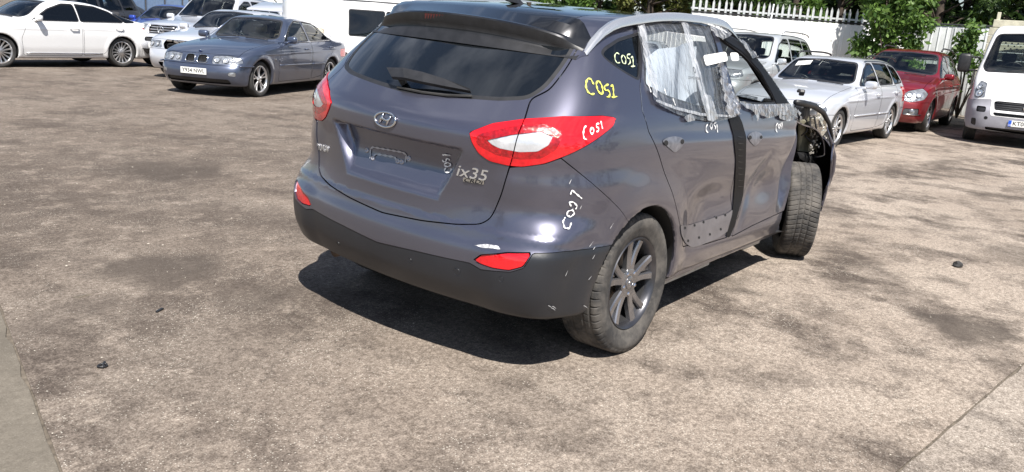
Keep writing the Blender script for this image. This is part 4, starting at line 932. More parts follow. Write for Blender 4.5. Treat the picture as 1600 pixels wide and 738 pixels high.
q = MB(); hbox(q, (.445, -.84, .44), (.055, .045, .27), bev=.008, ry=R_(-6)); hbox(q, (.475, -.855, .38), (.02, .03, .16), bev=.004); q.build('arch_bracket', mat('dusty_metal', (.24, .22, .20), .7, noise=.35, nscale=20), hero)
q = MB(); rr = random.Random(4)
for k in range(9): hbox(q, (.40+rr.uniform(-.02, .02), -.80, .36+.035*k), (rr.uniform(.02, .05), rr.uniform(.03, .06), .022), bev=.003, ry=rr.uniform(-.5, .5))
q.build('torn_liner', mat('torn_liner_grey', (.30, .28, .25), .8, noise=.4, nscale=30), hero)

# wheels of the damaged car: tread cut into the tyres
RUB = None
def rubber_dusty():
    m, n, l, b = new_mat('dusty_tyre'); b.inputs['Roughness'].default_value = .85; t_ = n.new('ShaderNodeTexCoord'); s = n.new('ShaderNodeTexNoise'); s.inputs['Scale'].default_value = 7; s.inputs['Detail'].default_value = 9; s.inputs['Roughness'].default_value = .7; l.new(t_.outputs['Object'], s.inputs[0])
    r = n.new('ShaderNodeValToRGB'); r.color_ramp.elements[0].position = .40; r.color_ramp.elements[1].position = .68; r.color_ramp.elements[0].color = (.03, .029, .029, 1); r.color_ramp.elements[1].color = (.13, .118, .105, 1); l.new(s.outputs['Fac'], r.inputs[0]); l.new(r.outputs[0], b.inputs['Base Color'])
    u = n.new('ShaderNodeBump'); u.inputs['Strength'].default_value = .3; u.inputs['Distance'].default_value = .003; l.new(s.outputs['Fac'], u.inputs['Height']); l.new(u.outputs[0], b.inputs['Normal']); return m
RUBD = rubber_dusty()
def treaded(R, Rr, wd, kind, squash=0):
    h_ = wd/2; prof = [(Rr-.004, .78), (Rr+.004, .88), (Rr+.016, .93), (Rr+.05, 1.0), (R*.82, 1.04), (R*.88, 1.03), (R*.915, 1.01), (R*.92, .995), (R*.945, .97), (R*.968, .93), (R*.983, .88), (R*.992, .82)]
    yy = [q_*h_ for q_ in np.linspace(.76, -.76, 44)]; P = [(r_, y*h_) for r_, y in prof]+[(R*(1-.010*abs(y/h_)**3), y) for y in yy]+[(r_, -y*h_) for r_, y in prof[::-1]]
    P = np.array(P); nth = 780; th = np.arange(nth)*2*math.pi/nth; TH, Rr_ = np.meshgrid(th, P[:, 0], indexing='ij'); Y = np.broadcast_to(P[:, 1], TH.shape); d = np.zeros_like(TH); tread = (np.abs(Y) < .98*h_) & (Rr_ > R*.94)
    for yc in ((-.28, .28, -.62, .62) if kind == 'block' else (-.02, .34, -.36)): d = np.maximum(d, .0075*np.exp(-((Y-yc*h_)/.0042)**4))
    if kind == 'block':
        ph = TH*56+np.where(np.abs(Y) > .62*h_, 0, Y/h_*2.2)+np.where(Y > 0, .7, 0); g_ = np.abs(np.mod(ph/(2*math.pi), 1)-.5)*2; d = np.maximum(d, (.0065*sstep(.80, .93, g_)*(np.abs(Y) > .64*h_))+(.0028*sstep(.86, .95, g_)*((np.abs(Y) < .60*h_))))
    else:
        ph = TH*62+np.abs(Y)/h_*5.0; g_ = np.abs(np.mod(ph/(2*math.pi), 1)-.5)*2; d = np.maximum(d, .0060*sstep(.72, .90, g_)*(np.abs(Y) > .05*h_))
        ph = TH*186+np.abs(Y)/h_*15.0; g_ = np.abs(np.mod(ph/(2*math.pi), 1)-.5)*2; d = np.maximum(d, .0015*sstep(.7, .9, g_))
    Rn = Rr_-d*tread; rib = (Rr_ > R*.80) & (Rr_ < R*.93); Rn = Rn+.0012*np.sin(TH*3)*rib
    X = Rn*np.cos(TH); Z = Rn*np.sin(TH); Yo = Y.copy()
    V = np.stack([X, Yo, Z], -1).reshape(-1, 3)
    if squash:
        low = sstep(-R*.6, -R*1.0, V[:, 2])*(1-np.exp(-(V[:, 0]/(R*.7))**2)*0)
        V[:, 1] *= 1+.10*low*np.exp(-(V[:, 0]/.16)**2)*(np.hypot(V[:, 0], V[:, 2]) > R*.72); V[:, 2] = np.maximum(V[:, 2], -R+squash)
    k = len(P); i, j = np.meshgrid(np.arange(nth), np.arange(k-1), indexing='ij'); i2 = (i+1) % nth; F = np.stack([i*k+j, i*k+j+1, i2*k+j+1, i2*k+j], -1).reshape(-1, 4)
    return V, F[:, ::-1]
RIMB = mat('dark_barrel', (.10, .10, .11), .3, metal=.8, noise=.3, nscale=9); RIMD = mat('dark_alloy', (.27, .27, .285), .22, metal=.85, coat=.6, noise=.2, nscale=8); BRK = mat('brake_disc', (.28, .24, .2), .45, metal=.8, noise=.3, nscale=15)
def hero_wheel(loc, side, steer=0, kind='block', squash=0, camber=0):
    q = MB(); h_ = .1125; q.lathe_y([(.222, -h_*.7), (.222, h_*.62), (.205, h_*.50), (.20, -h_*.3), (.02, -h_*.3)], n=64); wh = q.build('wheel', M['under'], hero, angle=35); wh.location = loc; wh.rotation_euler = (camber, 0, (math.pi if side < 0 else 0)+steer)
    V, F = treaded(.352, .2286, .225, kind, squash); mesh_obj('tyre', V, F[:, ::-1], RUBD, wh)
    q = MB(); q.lathe_y([(.232, h_*.78), (.2335, h_*.86), (.228, h_*.92), (.220, h_*.86), (.212, h_*.72), (.204, h_*.35), (.200, -h_*.6)], n=72); q.build('rim_barrel', RIMB, wh, angle=40)
    q = MB(); yf = h_*.66
    for k in range(5):
        a = k*2*math.pi/5+.42
        spoke(q, a-.16, .052, .214, .021, .020, yf+.004, yf+.014, th=.030, a1=a-.235, dish=-.006, bow=.10, n=8); spoke(q, a+.16, .052, .214, .021, .020, yf+.004, yf+.014, th=.030, a1=a+.235, dish=-.006, bow=.10, n=8)
        spoke(q, a, .13, .216, .004, .030, yf-.014, yf-.006, th=.02, dish=0, n=4)
    q.lathe_y([(.075, yf-.030), (.072, yf+.002), (.058, yf+.008), (.034, yf+.004), (.033, yf+.008), (.026, yf+.011), (.001, yf+.012)], n=36); q.build('rim', RIMD, wh, angle=35)
    for k in range(5): a = k*2*math.pi/5+.42+math.pi/5; q = MB(); q.lathe_y([(.011, yf-.012), (.011, yf+.008), (.007, yf+.012), (.0005, yf+.012)], (math.cos(a)*.056, 0, math.sin(a)*.056), n=6); q.build('wheel_nut', M['chrome'], wh, angle=40)
    q = MB(); q.tube([(.020*math.cos(k*math.pi/8), yf+.013, .014*math.sin(k*math.pi/8)) for k in range(17)], .0022, 6, cap=False); q.build('centre_cap_ring', M['chrome'], wh, angle=40)
    q = MB(); q.lathe_y([(.145, .0), (.145, .014), (.07, .014), (.07, .022), (.03, .022)], n=48); q.build('brake_disc', BRK, wh, angle=40)
hero_wheel((0, -.795, .349), -1, squash=.003, camber=R_(1.2)); hero_wheel((0, .795, .350), 1)
hero_wheel((2.64, -.795, .350), -1, steer=R_(27), kind='vee'); hero_wheel((2.64, .80, .350), 1, steer=R_(27), kind='vee')

# what shows where the right front wing was
def J(u, v, y): return B2W(plane_y([(u, v)], y))[0]
OLIVE = mat('exposed_olive_metal', (.30, .28, .20), .5, metal=.3, noise=.4, nscale=18); BLK = M['trim']
def sheet(name, pts, m, y, y2=None, wob=.01, seed=0):
    rg_ = np.random.default_rng(seed); P = [plane_y([p[:2]], y if len(p) < 3 else p[2])[0] for p in pts]; V = []; n_ = len(P)
    c_ = sum(P)/n_
    for k in (1, .66, .33): V += [c_+(p-c_)*k+rg_.normal(size=3)*wob*(k < 1) for p in P]
    V.append(c_+rg_.normal(size=3)*wob); V2 = [np.array(v)+np.array([0, .012, 0]) for v in V]
    F = [];
    for r_ in (0, 1): F += [(r_*n_+k, r_*n_+(k+1) % n_, (r_+1)*n_+(k+1) % n_, (r_+1)*n_+k) for k in range(n_)]
    F += [(2*n_+k, 2*n_+(k+1) % n_, 3*n_) for k in range(n_)]; m0 = len(V); F += [tuple(i+m0 for i in f)[::-1] for f in F]+[(k, m0+k, m0+(k+1) % n_, (k+1) % n_) for k in range(n_)]
    return mesh_obj(name, B2W(V+V2), F, m, hero, smooth=False)
sheet('inner_wing', [(1240, 168), (1262, 172), (1300, 205), (1304, 262), (1290, 300), (1262, 262), (1244, 262)], M['liner'], -.50, wob=.01, seed=1)
sheet('inner_wing_metal', [(1250, 186), (1264, 182), (1272, 200), (1274, 226), (1262, 238), (1248, 236)], OLIVE, -.62, wob=.03, seed=2)
sheet('torn_bracket', [(1266, 186), (1274, 192), (1284, 222), (1279, 240), (1270, 228)], mat('torn_bracket_grey', (.12, .11, .10), .5, noise=.5, nscale=20), -.66, wob=.03, seed=3)
sheet('torn_bracket', [(1252, 248), (1284, 232), (1292, 240), (1274, 256)], OLIVE, -.64, wob=.01, seed=4)
sheet('splash_guard', [(1246, 238), (1268, 240), (1290, 236), (1298, 250), (1296, 282), (1284, 300), (1280, 268), (1270, 250), (1250, 248)], M['liner'], -.66, wob=.006, seed=5)
o = sheet('headlight', [(1266, 176), (1284, 174), (1291, 186), (1292, 204), (1283, 216), (1269, 210)], mat('broken_headlight', (.50, .46, .38), .15, metal=.5, noise=.8, nscale=45, bump=1.0, bscale=50, coat=1), -.70, wob=.022, seed=6)
q = MB(); rr = random.Random(8)
for k in range(26): q.box(J(rr.uniform(1264, 1294), rr.uniform(208, 240), -.70), (rr.uniform(.008, .03), .01, rr.uniform(.008, .03)), rz=rr.uniform(0, 3), ry=rr.uniform(0, 3), bev=.001)
q.build('broken_lamp_pieces', mat('broken_bits', (.35, .33, .30), .3, metal=.5, noise=.7, nscale=40), hero)
def tube_px(name, pts, r_, m, n=8): q = MB(); q.tube([J(*p) for p in pts], r_, n); return q.build(name, m, hero, smooth=True)
tube_px('wing_edge', [(1243, 160, -.72), (1256, 162, -.74), (1272, 166, -.76), (1286, 176, -.78), (1295, 192, -.80), (1300, 212, -.82), (1301, 236, -.82)], [.020, .024, .024, .020, .016, .012, .010], BLK)
tube_px('bumper_edge', [(1292, 200, -.84), (1299, 222, -.86), (1303, 244, -.87), (1301, 266, -.86), (1294, 290, -.84), (1284, 306, -.80)], [.004, .012, .020, .020, .014, .005], P_HERO)
tube_px('wiring', [(1246, 186, -.60), (1256, 182, -.66), (1262, 192, -.68), (1260, 206, -.68), (1252, 212, -.66)], .006, BLK, 6); tube_px('wiring', [(1258, 212, -.66), (1268, 222, -.70), (1280, 226, -.70), (1288, 232, -.70)], .006, BLK, 6); tube_px('wiring', [(1272, 180, -.7), (1276, 205, -.72), (1286, 222, -.72)], .007, BLK, 6)
q = MB(); q.box(J(1272, 172, -.74), (.06, .05, .085), bev=.012, ry=.3); q.build('washer_filler', M['white'], hero)
q = MB(); q.box(J(1252, 174, -.68), (.14, .10, .12), bev=.03); q.build('fuse_box', BLK, hero)
q = MB(); q.box(J(1253, 145, -.62), (.06, .04, .03), bev=.008, ry=.5, rz=.4); q.box(J(1248, 142, -.62), (.03, .02, .02), bev=.005, ry=-.4); q.build('cowl_fragment', BLK, hero)
# ------------------------------------------------------------------ car specifications (metres; origin on the ground under the rear axle, x forward, y left)
P_SILVER = paint('paint_silver', (.66, .68, .73), .42, .34, .06); P_WHITE = paint('paint_white', (.80, .80, .80), 0, .35, .04)
P_BLUEG = paint('paint_slate_blue', (.078, .098, .155), .6, .30, .07); P_BLUE = paint('paint_royal_blue', (.015, .05, .34), .3, .3, .08)
P_DARK = paint('paint_dark_grey', (.03, .032, .038), .3, .35, .2); P_RED = paint('paint_red', (.235, .008, .016), .4, .28, .07)
P_GREY2 = paint('paint_pale_silver', (.55, .58, .60), .42, .34, .08)
def cab(seats, floor, dash, dz, mir): return dict(seats=seats, floor=floor, dash=dash, dz=dz, mirror=mir)
def G(*a): return list(a)
def saloon():
    return dict(W=.87, xm=.95, zb=.17, R=.315, Rr=.232, tw=.215, wheels=(0, 2.725), belt=.97, wheel='fivetwin', tail_x=-1.0, nose_x=3.48, kt=.13, ke=.15, cf=.30, crown=.045,
      top=[(-1.05, .94), (-.9, .985), (-.5, 1.02), (-.28, 1.06), (.22, 1.31), (.6, 1.385), (1.0, 1.415), (1.35, 1.385), (2.1, .985), (2.45, .935), (3.0, .85), (3.3, .77), (3.5, .66)],
      inset=[(.12, .12), (.22, .05), (.36, .022), (.42, .012), (.5, .008), (.7, .0), (.84, .008), (.92, .035), (.97, .075), (1.1, .135), (1.3, .245), (1.42, .34)],
      width=[(-1, .77), (-.6, .84), (0, .868), (1.5, .87), (2.7, .868), (3.1, .83), (3.45, .74)],
      nose=[(.15, 3.33), (.3, 3.45), (.42, 3.48), (.5, 3.46), (.58, 3.41), (.7, 3.37), (.8, 3.2), (1.0, 2.9)],
      tail=[(.18, -.86), (.35, -.97), (.55, -1.0), (.68, -.96), (.9, -.95), (1.0, -.9)],
      screen=[(-.1, 1.025), (.60, 1.0), (.66, 1.03), (.555, 1.30), (.50, 1.335), (-.1, 1.365)], rearscreen=[(-.1, 1.10), (.56, 1.10), (.50, 1.30), (-.1, 1.33)],
      sidewin=[G((1.82, .965), (.90, .985), (.93, 1.335), (1.15, 1.335), (1.42, 1.24)), G((.83, .985), (.02, 1.01), (-.20, 1.04), (.04, 1.19), (.40, 1.30), (.85, 1.335))],
      doors=[G((2.12, .25), (.88, .25), (.87, .955), (2.02, .945), (2.15, .6)), G((.85, .25), (.42, .30), (.28, .55), (-.05, .80), (-.12, .975), (.84, .96))],
      fbump=(3.02, .545), rbump=(-.48, .56), bonnet=(2.1, 3.32, .70), cowl=2.12, mirror=(1.80, .95), handles=[(1.06, .83), (.02, .86)],
      cabin=cab([(1.05, .38, .5), (1.05, -.38, .5), (.12, 0, 1.25)], .28, 1.85, .86, (1.42, 1.22)))
def lights(S, hl, gr=[], lo=[], tl=None):
    S['front'] = gr+[('headlight', hl, M['clear_lens'], .004, True)]+lo
    S['rear'] = [('tail_light', tl, M['red_lens'], .002, True)] if tl else []
    return S
def estate(base):
    S = base; S['top'] = [(-1.02, .95), (-.98, 1.0), (-.62, 1.34), (-.5, 1.385), (.2, 1.42), (1.0, 1.42), (1.35, 1.385), (2.1, .985), (2.45, .935), (3.0, .85), (3.3, .77), (3.5, .66)]
    S['tail'] = [(.18, -.86), (.35, -.98), (.55, -1.0), (.68, -.97), (.95, -.95), (1.15, -.85), (1.35, -.62), (1.5, -.4)]; S['xm'] = .6
    S['rearscreen'] = [(-.1, 1.02), (.60, 1.02), (.52, 1.30), (-.1, 1.32)]
    S['sidewin'] = [G((1.82, .965), (.90, .985), (.93, 1.335), (1.15, 1.335), (1.42, 1.24)), G((.83, .985), (.05, 1.0), (.0, 1.08), (.05, 1.335), (.85, 1.345)), G((-.05, 1.0), (-.62, 1.02), (-.46, 1.28), (-.02, 1.32))]
    return S
def Tz(S): T = curve(S['top'], .05); return lambda x: T(x)
def place(c, hd, wb, ty):
    a = R_(hd); f = np.array([math.cos(a), math.sin(a)]); l = np.array([-f[1], f[0]]); o = np.array(c)-f*wb-l*ty; return (o[0], o[1]), a
def place_nose(c, hd, nx):
    a = R_(hd); f = np.array([math.cos(a), math.sin(a)]); o = np.array(c)-f*nx; return (o[0], o[1]), a

def bmw_front(car, F, S, plate=None, euro=False):
    xf = front_x(F, 0, .43, 2.8, 3.6)
    if plate: number_plate(car, plate, (xf+.012, 0, .43), math.pi/2, .50, .105, euro)
    for sd in (1, -1):
        b = MB(); pts = []
        for (u, z) in round_poly([(.025, .575), (.20, .575), (.215, .64), (.19, .705), (.05, .705), (.025, .66)], .03, 3): pts.append((front_x(F, u, z, 2.8, 3.6)+.008, sd*u, z))
        b.tube(pts+[pts[0]], .009, 6, cap=False); b.build('grille_surround', M['chrome'], car, smooth=True)
        for k in range(6):
            u = .05+.026*k; b = MB(); xx = front_x(F, u, .64, 2.8, 3.6)-.012; b.box((xx, sd*u, .64), (.02, .006, .115)); b.build('grille_bar', M['trim'], car)
    b = MB(); x = front_x(F, 0, .745, 2.8, 3.6); b.lathe_y([(.038, 0), (.038, .006), (.030, .009), (.001, .009)], n=20); e = b.build('badge', M['chrome'], car, angle=40); e.location = (x-.015, 0, .765); e.rotation_euler = (R_(-90+28), 0, R_(-90))
    q = MB(); q.lathe_y([(.026, .0095), (.001, .0098)], n=4); q.build('badge_quarters', M['blueprint'], e)

# 1 slate blue saloon
S = saloon(); S = lights(S, G((.30, .565), (.70, .575), (.86, .60), (.80, .68), (.55, .715), (.30, .70)),
    [('grille', G((.03, .58), (.20, .58), (.205, .64), (.18, .70), (.06, .70), (.03, .66)), M['trim'], .02, True)],
    [('lower_intake', G((-.1, .235), (.62, .235), (.60, .315), (-.1, .315)), M['trim'], .02, False), ('fog_lamp', G((.60, .37), (.74, .37), (.74, .45), (.60, .44)), M['clear_lens'], .004, True)],
    G((.45, .66), (1.2, .66), (1.2, .82), (.50, .84)))
loc, a = place((5.35, 9.76), 204, 2.725, .835)
car, F, side = build_car(S, 'saloon_car', 'slate blue four-door saloon with cream seats and twin oval grille', 'car', P_BLUEG, loc, a, 'cars parked in the left row', h=.026, seat=M['seat_cream'])
bmw_front(car, F, S, 'Y934 NWL'); lamps(car, F, [(.38, .635, .042), (.53, .635, .046)])
for sd in (1, -1):      # protective strip along the doors, indicator, chrome window line
    for (x0, x1) in ((.90, 2.10), (.35, .85), (2.98, 3.3)):
        b = MB(); pts = [(x, sd*(np_side(S, side, x, .545)+.002), .545) for x in np.linspace(x0, x1, 8)]; b.tube(pts, .014, 6); b.build('rubbing_strip', P_BLUEG, car, smooth=True)
    b = MB(); yv = np_side(S, side, 2.28, .66); b.box((2.28, sd*(yv+.002), .66), (.075, .014, .03), bev=.006); b.build('side_indicator', M['clear_lens'], car)
    b = MB(); pts = [(x, sd*(np_side(S, side, x, z)+.004), z) for x, z in [(1.86, .958), (.9, .972), (.0, .995), (-.24, 1.03), (.02, 1.20), (.38, 1.315), (.85, 1.35), (1.16, 1.35), (1.45, 1.245), (1.86, .975)]]
    b.tube(pts, .006, 5); b.build('window_moulding', M['chrome'], car, smooth=True)

# 2 silver estate on the right
S = estate(saloon()); S['wheel'] = 'ten'; S['rails'] = (-.5, 1.2, .60, Tz(S)); S['Rr'] = .225; S['railmat'] = M['trim']
S = lights(S, G((.30, .565), (.70, .575), (.86, .60), (.80, .68), (.55, .715), (.30, .70)), [('grille', G((.03, .58), (.20, .58), (.205, .64), (.18, .70), (.06, .70), (.03, .66)), M['trim'], .02, True)],
    [('lower_intake', G((-.1, .235), (.62, .235), (.60, .315), (-.1, .315)), M['trim'], .02, False)], G((.45, .70), (1.2, .68), (1.2, .95), (.60, .95)))
loc, a = place((9.95, 1.02), 177, 2.725, .835)
car, F, side = build_car(S, 'estate_car', 'silver estate with black roof rails and wavy ten-spoke wheels, next to the red car', 'car', P_SILVER, loc, a, 'cars parked on the right', h=.028)
bmw_front(car, F, S); lamps(car, F, [(.38, .635, .042), (.53, .635, .046)])
for sd in (1, -1):
    for (x0, x1) in ((.90, 2.10), (.35, .85)):
        b = MB(); pts = [(x, sd*(np_side(S, side, x, .50)+.002), .50) for x in np.linspace(x0, x1, 8)]; b.tube(pts, .013, 6); b.build('rubbing_strip', P_SILVER, car, smooth=True)
b = MB(); T_ = curve(S['top'], .05); xx = 1.62
for k in range(1): b.quad((1.62, -.46, T_(1.62+.3*.21)-.045*.21+.006), (1.62, -.20, T_(1.62+.3*.04)-.002+.006), (1.50, -.20, T_(1.50+.3*.04)-.002+.006), (1.50, -.46, T_(1.50+.3*.21)-.045*.21+.006))
b.build('paper_notice', M['plate'], car)
b = MB(); b.tube([(1.15, .71, .62), (1.3, .69, .9), (1.45, .66, 1.08)], .016); b.build('seat_belt', M['plate'], car, smooth=True)

# 3 silver hatchback with a broken grille between the saloon and the four by four
def octavia():
    S = saloon(); S.update(W=.885, xm=.9, tail_x=-.95, nose_x=3.5, cf=.28, wheels=(0, 2.6), R=.32, belt=1.0,
      top=[(-.98, 1.02), (-.9, 1.10), (-.55, 1.30), (-.1, 1.42), (.5, 1.47), (1.0, 1.475), (1.35, 1.43), (2.15, 1.04), (2.5, .985), (3.0, .92), (3.3, .85), (3.5, .74)],
      inset=[(.12, .12), (.22, .05), (.36, .022), (.5, .008), (.7, .0), (.88, .008), (.95, .035), (1.0, .075), (1.15, .135), (1.35, .245), (1.48, .34)],
      width=[(-1, .78), (-.6, .85), (0, .88), (1.5, .885), (2.6, .88), (3.1, .84), (3.45, .76)],
      nose=[(.15, 3.36), (.3, 3.47), (.42, 3.5), (.5, 3.49), (.6, 3.46), (.75, 3.42), (.86, 3.3), (1.05, 3.0)], tail=[(.18, -.82), (.35, -.93), (.55, -.95), (.8, -.93), (1.0, -.9), (1.1, -.8)],
      screen=[(-.1, 1.09), (.62, 1.05), (.68, 1.09), (.57, 1.36), (.50, 1.40), (-.1, 1.43)], rearscreen=[(-.1, 1.16), (.56, 1.16), (.50, 1.38), (-.1, 1.41)],
      sidewin=[G((1.86, 1.01), (.90, 1.03), (.93, 1.395), (1.15, 1.395), (1.46, 1.29)), G((.83, 1.03), (.0, 1.05), (-.30, 1.09), (-.02, 1.27), (.40, 1.38), (.85, 1.4))],
      doors=[G((2.12, .25), (.88, .25), (.87, .995), (2.05, .985), (2.15, .6)), G((.85, .25), (.42, .30), (.28, .55), (-.05, .80), (-.12, 1.015), (.84, 1.0))],
      fbump=(3.0, .60), rbump=(-.45, .60), bonnet=(2.15, 3.36, .72), cowl=2.17, mirror=(1.83, .99), handles=[(1.06, .87), (.02, .90)],
      cabin=cab([(1.05, .38, .5), (1.05, -.38, .5), (.12, 0, 1.25)], .30, 1.88, .90, (1.42, 1.27)))
    return S
S = octavia(); S['wheel'] = 'five'
S = lights(S, G((.36, .62), (.70, .62), (.92, .66), (.86, .76), (.42, .76)), [('grille', G((-.1, .60), (.29, .60), (.34, .70), (.31, .79), (-.1, .795)), M['trim'], .09, False)],
    [('lower_intake', G((-.1, .235), (.42, .235), (.46, .335), (-.1, .335)), M['trim'], .05, False)], G((.5, .75), (1.2, .73), (1.2, 1.0), (.6, 1.0)))
loc, a = place_nose((5.62, 13.05), 205, 3.5)
car, F, side = build_car(S, 'hatchback_car', 'silver hatchback with a broken empty grille and tailgate raised, behind the slate blue saloon', 'car', P_SILVER, loc, a, 'cars parked in the left row', h=.032)
number_plate(car, '', (3.515, .02, .46), math.pi/2, .50, .105)
lamps(car, F, [(.50, .69, .045), (.66, .69, .045)])
b = MB()
for (u, z, du, dz) in ((-.2, .775, .12, .035), (-.05, .76, .1, .05), (.09, .775, .13, .03), (.22, .72, .06, .07)): b.box((3.41+.02*math.sin(u*40), u, z), (.03, du, dz), rx=.3*math.sin(u*31), bev=.005)
b.build('broken_grille_trim', M['chrome'], car)
b = MB(); b.box((-.62, 0, 1.60), (.75, 1.25, .05), ry=R_(14), bev=.02); b.box((-1.0, 0, 1.66), (.16, 1.2, .10), ry=R_(14), bev=.03); b.build('raised_tailgate', P_SILVER, car, angle=50)
b = MB(); b.box((-1.12, -.5, 1.64), (.08, .2, .14), bev=.02); b.box((-1.12, .5, 1.64), (.08, .2, .14), bev=.02); b.build('tailgate_lock', M['trim'], car, angle=50)

# 4 silver four by four
def suv():
    S = dict(W=.95, xm=.9, zb=.26, R=.375, Rr=.25, tw=.255, wheels=(0, 2.9), belt=1.15, wheel='five', tail_x=-.98, nose_x=3.78, kt=.15, ke=.16, cf=.26, crown=.045, arch=.05, crease_z=.98,
      top=[(-.98, 1.15), (-.92, 1.25), (-.72, 1.68), (-.55, 1.75), (.3, 1.80), (1.0, 1.80), (1.35, 1.76), (2.25, 1.21), (2.6, 1.15), (3.1, 1.10), (3.5, 1.04), (3.75, .92)],
      inset=[(.2, .14), (.3, .06), (.45, .03), (.6, .012), (.85, .0), (1.02, .01), (1.10, .04), (1.17, .08), (1.35, .14), (1.6, .23), (1.8, .34)],
      width=[(-1, .84), (-.6, .92), (0, .95), (1.5, .95), (2.9, .95), (3.35, .90), (3.7, .82)],
      nose=[(.25, 3.55), (.4, 3.72), (.55, 3.78), (.66, 3.77), (.75, 3.72), (1.0, 3.66), (1.08, 3.5), (1.2, 3.2)], tail=[(.25, -.85), (.5, -.97), (.7, -.98), (.9, -.95), (1.15, -.95), (1.4, -.85), (1.7, -.65), (1.9, -.5)],
      screen=[(-.1, 1.27), (.66, 1.24), (.72, 1.28), (.60, 1.66), (.54, 1.71), (-.1, 1.74)], rearscreen=[(-.1, 1.25), (.66, 1.25), (.58, 1.62), (-.1, 1.65)],
      sidewin=[G((1.90, 1.16), (.92, 1.18), (.95, 1.68), (1.18, 1.68), (1.50, 1.55)), G((.85, 1.18), (.05, 1.19), (.02, 1.3), (.07, 1.68), (.86, 1.69)), G((-.03, 1.2), (-.60, 1.22), (-.50, 1.58), (-.42, 1.64), (.0, 1.67))],
      doors=[G((2.2, .36), (.90, .36), (.89, 1.14), (2.1, 1.13), (2.24, .75)), G((.87, .36), (.48, .42), (.36, .66), (.1, .9), (.0, 1.16), (.86, 1.15))],
      fbump=(3.15, .80), rbump=(-.5, .75), bonnet=(2.27, 3.55, .78), cowl=2.28, mirror=(1.88, 1.15), handles=[(1.08, 1.03), (.16, 1.05)],
      cabin=cab([(1.1, .4, .52), (1.1, -.4, .52), (.1, 0, 1.3)], .5, 2.0, 1.05, (1.45, 1.58)))
    S['rails'] = (-.6, 1.2, .62, Tz(S)); return S
S = suv(); S['rearglass'] = M['privacy']; S['privacy_from'] = 1
S = lights(S, G((.42, .84), (.80, .84), (1.0, .88), (.92, 1.0), (.46, 1.0)), [('grille', G((-.1, .80), (.31, .80), (.36, .98), (.33, 1.0), (-.1, 1.0)), M['trim'], .05, False)],
    [('lower_intake', G((-.1, .62), (.40, .62), (.42, .72), (-.1, .72)), M['trim'], .03, False), ('underrun_guard', G((-.1, .28), (.62, .28), (.60, .44), (-.1, .44)), M['trim'], .01, False)], G((.6, .9), (1.3, .9), (1.3, 1.15), (.7, 1.15)))
loc, a = place_nose((6.75, 15.75), 205, 3.78)
car, F, side = build_car(S, 'four_by_four', 'silver four by four with slatted grille and black roof rails, behind the broken silver hatchback', 'car', P_SILVER, loc, a, 'cars parked in the left row', h=.034)
for k in range(3):
    z = .838+.058*k; b = MB(); b.tube([(front_x(F, y, z, 3.2, 3.9)-.012, y, z) for y in np.linspace(-.33, .33, 9)], .013, 6); b.build('grille_slat', M['alloy'], car, smooth=True)
b = MB(); pts = [(front_x(F, y, z, 3.2, 3.9)+.004, y, z) for y, z in round_poly([(-.36, .80), (.36, .80), (.385, .97), (.35, 1.0), (-.35, 1.0), (-.385, .97)], .03)]; b.tube(pts+[pts[0]], .011, 6, cap=False); b.build('grille_surround', M['chrome'], car, smooth=True)
b = MB(); c0 = Vector((front_x(F, 0, .90, 3.2, 3.9)+.02, 0, .90)); b.tube([c0+Vector((0, .078*math.cos(t*math.pi/12), .078*math.sin(t*math.pi/12))) for t in range(25)], .009, 6, cap=False)
for t in (90, 210, 330): b.tube([c0, c0+Vector((0, .074*math.cos(R_(t)), .074*math.sin(R_(t))))], [.014, .004], 6)
b.build('star_emblem', M['chrome'], car, smooth=True)
lamps(car, F, [(.55, .92, .05), (.72, .92, .05)], 3.0, 3.9); number_plate(car, 'GG09 OCA', (3.80, 0, .53), math.pi/2)

# 5 white coupe-like saloon, side on
S = saloon(); S.update(W=.925, xm=.9, tail_x=-1.06, nose_x=3.70, wheels=(0, 2.71), R=.33, Rr=.245, tw=.235, wheel='multi', belt=.97, kt=.14, ke=.18,
      top=[(-1.1, .93), (-.95, 1.0), (-.6, 1.055), (-.3, 1.13), (.2, 1.32), (.7, 1.405), (1.15, 1.42), (1.6, 1.37), (2.3, 1.03), (2.6, .95), (3.1, .87), (3.5, .76), (3.75, .62)],
      width=[(-1.1, .78), (-.6, .88), (0, .918), (1.5, .925), (2.7, .92), (3.2, .87), (3.6, .76)], tail=[(.18, -.9), (.35, -1.02), (.55, -1.06), (.75, -1.03), (.95, -.98), (1.05, -.9)],
      nose=[(.15, 3.52), (.3, 3.66), (.42, 3.7), (.5, 3.69), (.6, 3.65), (.7, 3.6), (.8, 3.4), (1.0, 3.0)],
      screen=[(-.1, 1.06), (.66, 1.03), (.70, 1.07), (.56, 1.32), (.50, 1.36), (-.1, 1.38)], rearscreen=[(-.1, 1.12), (.60, 1.12), (.50, 1.33), (-.1, 1.37)],
      sidewin=[G((2.0, .975), (.98, .985), (1.0, 1.345), (1.25, 1.34), (1.60, 1.22)), G((.94, .985), (-.06, 1.0), (-.10, 1.03), (.18, 1.22), (.5, 1.32), (.95, 1.35)), G((-.13, .998), (-.40, 1.01), (-.38, 1.07), (-.05, 1.17), (.10, 1.20))],
      doors=[G((2.25, .25), (.97, .25), (.955, .96), (2.12, .95), (2.28, .6)), G((.93, .25), (.44, .30), (.30, .55), (.0, .80), (-.1, .98), (.925, .965))],
      fbump=(3.2, .55), rbump=(-.52, .46), bonnet=(2.32, 3.5, .74), cowl=2.33, mirror=(1.93, .975), handles=[(1.14, .83), (.06, .86)],
      cabin=cab([(1.15, .38, .5), (1.15, -.38, .5), (.2, 0, 1.25)], .28, 2.0, .86, (1.6, 1.22)))
S['glassmat'] = M['glass']; S['rearglass'] = M['privacy']; S['privacy_from'] = 0; S['mirrormat'] = P_WHITE; S['crease_z'] = .82
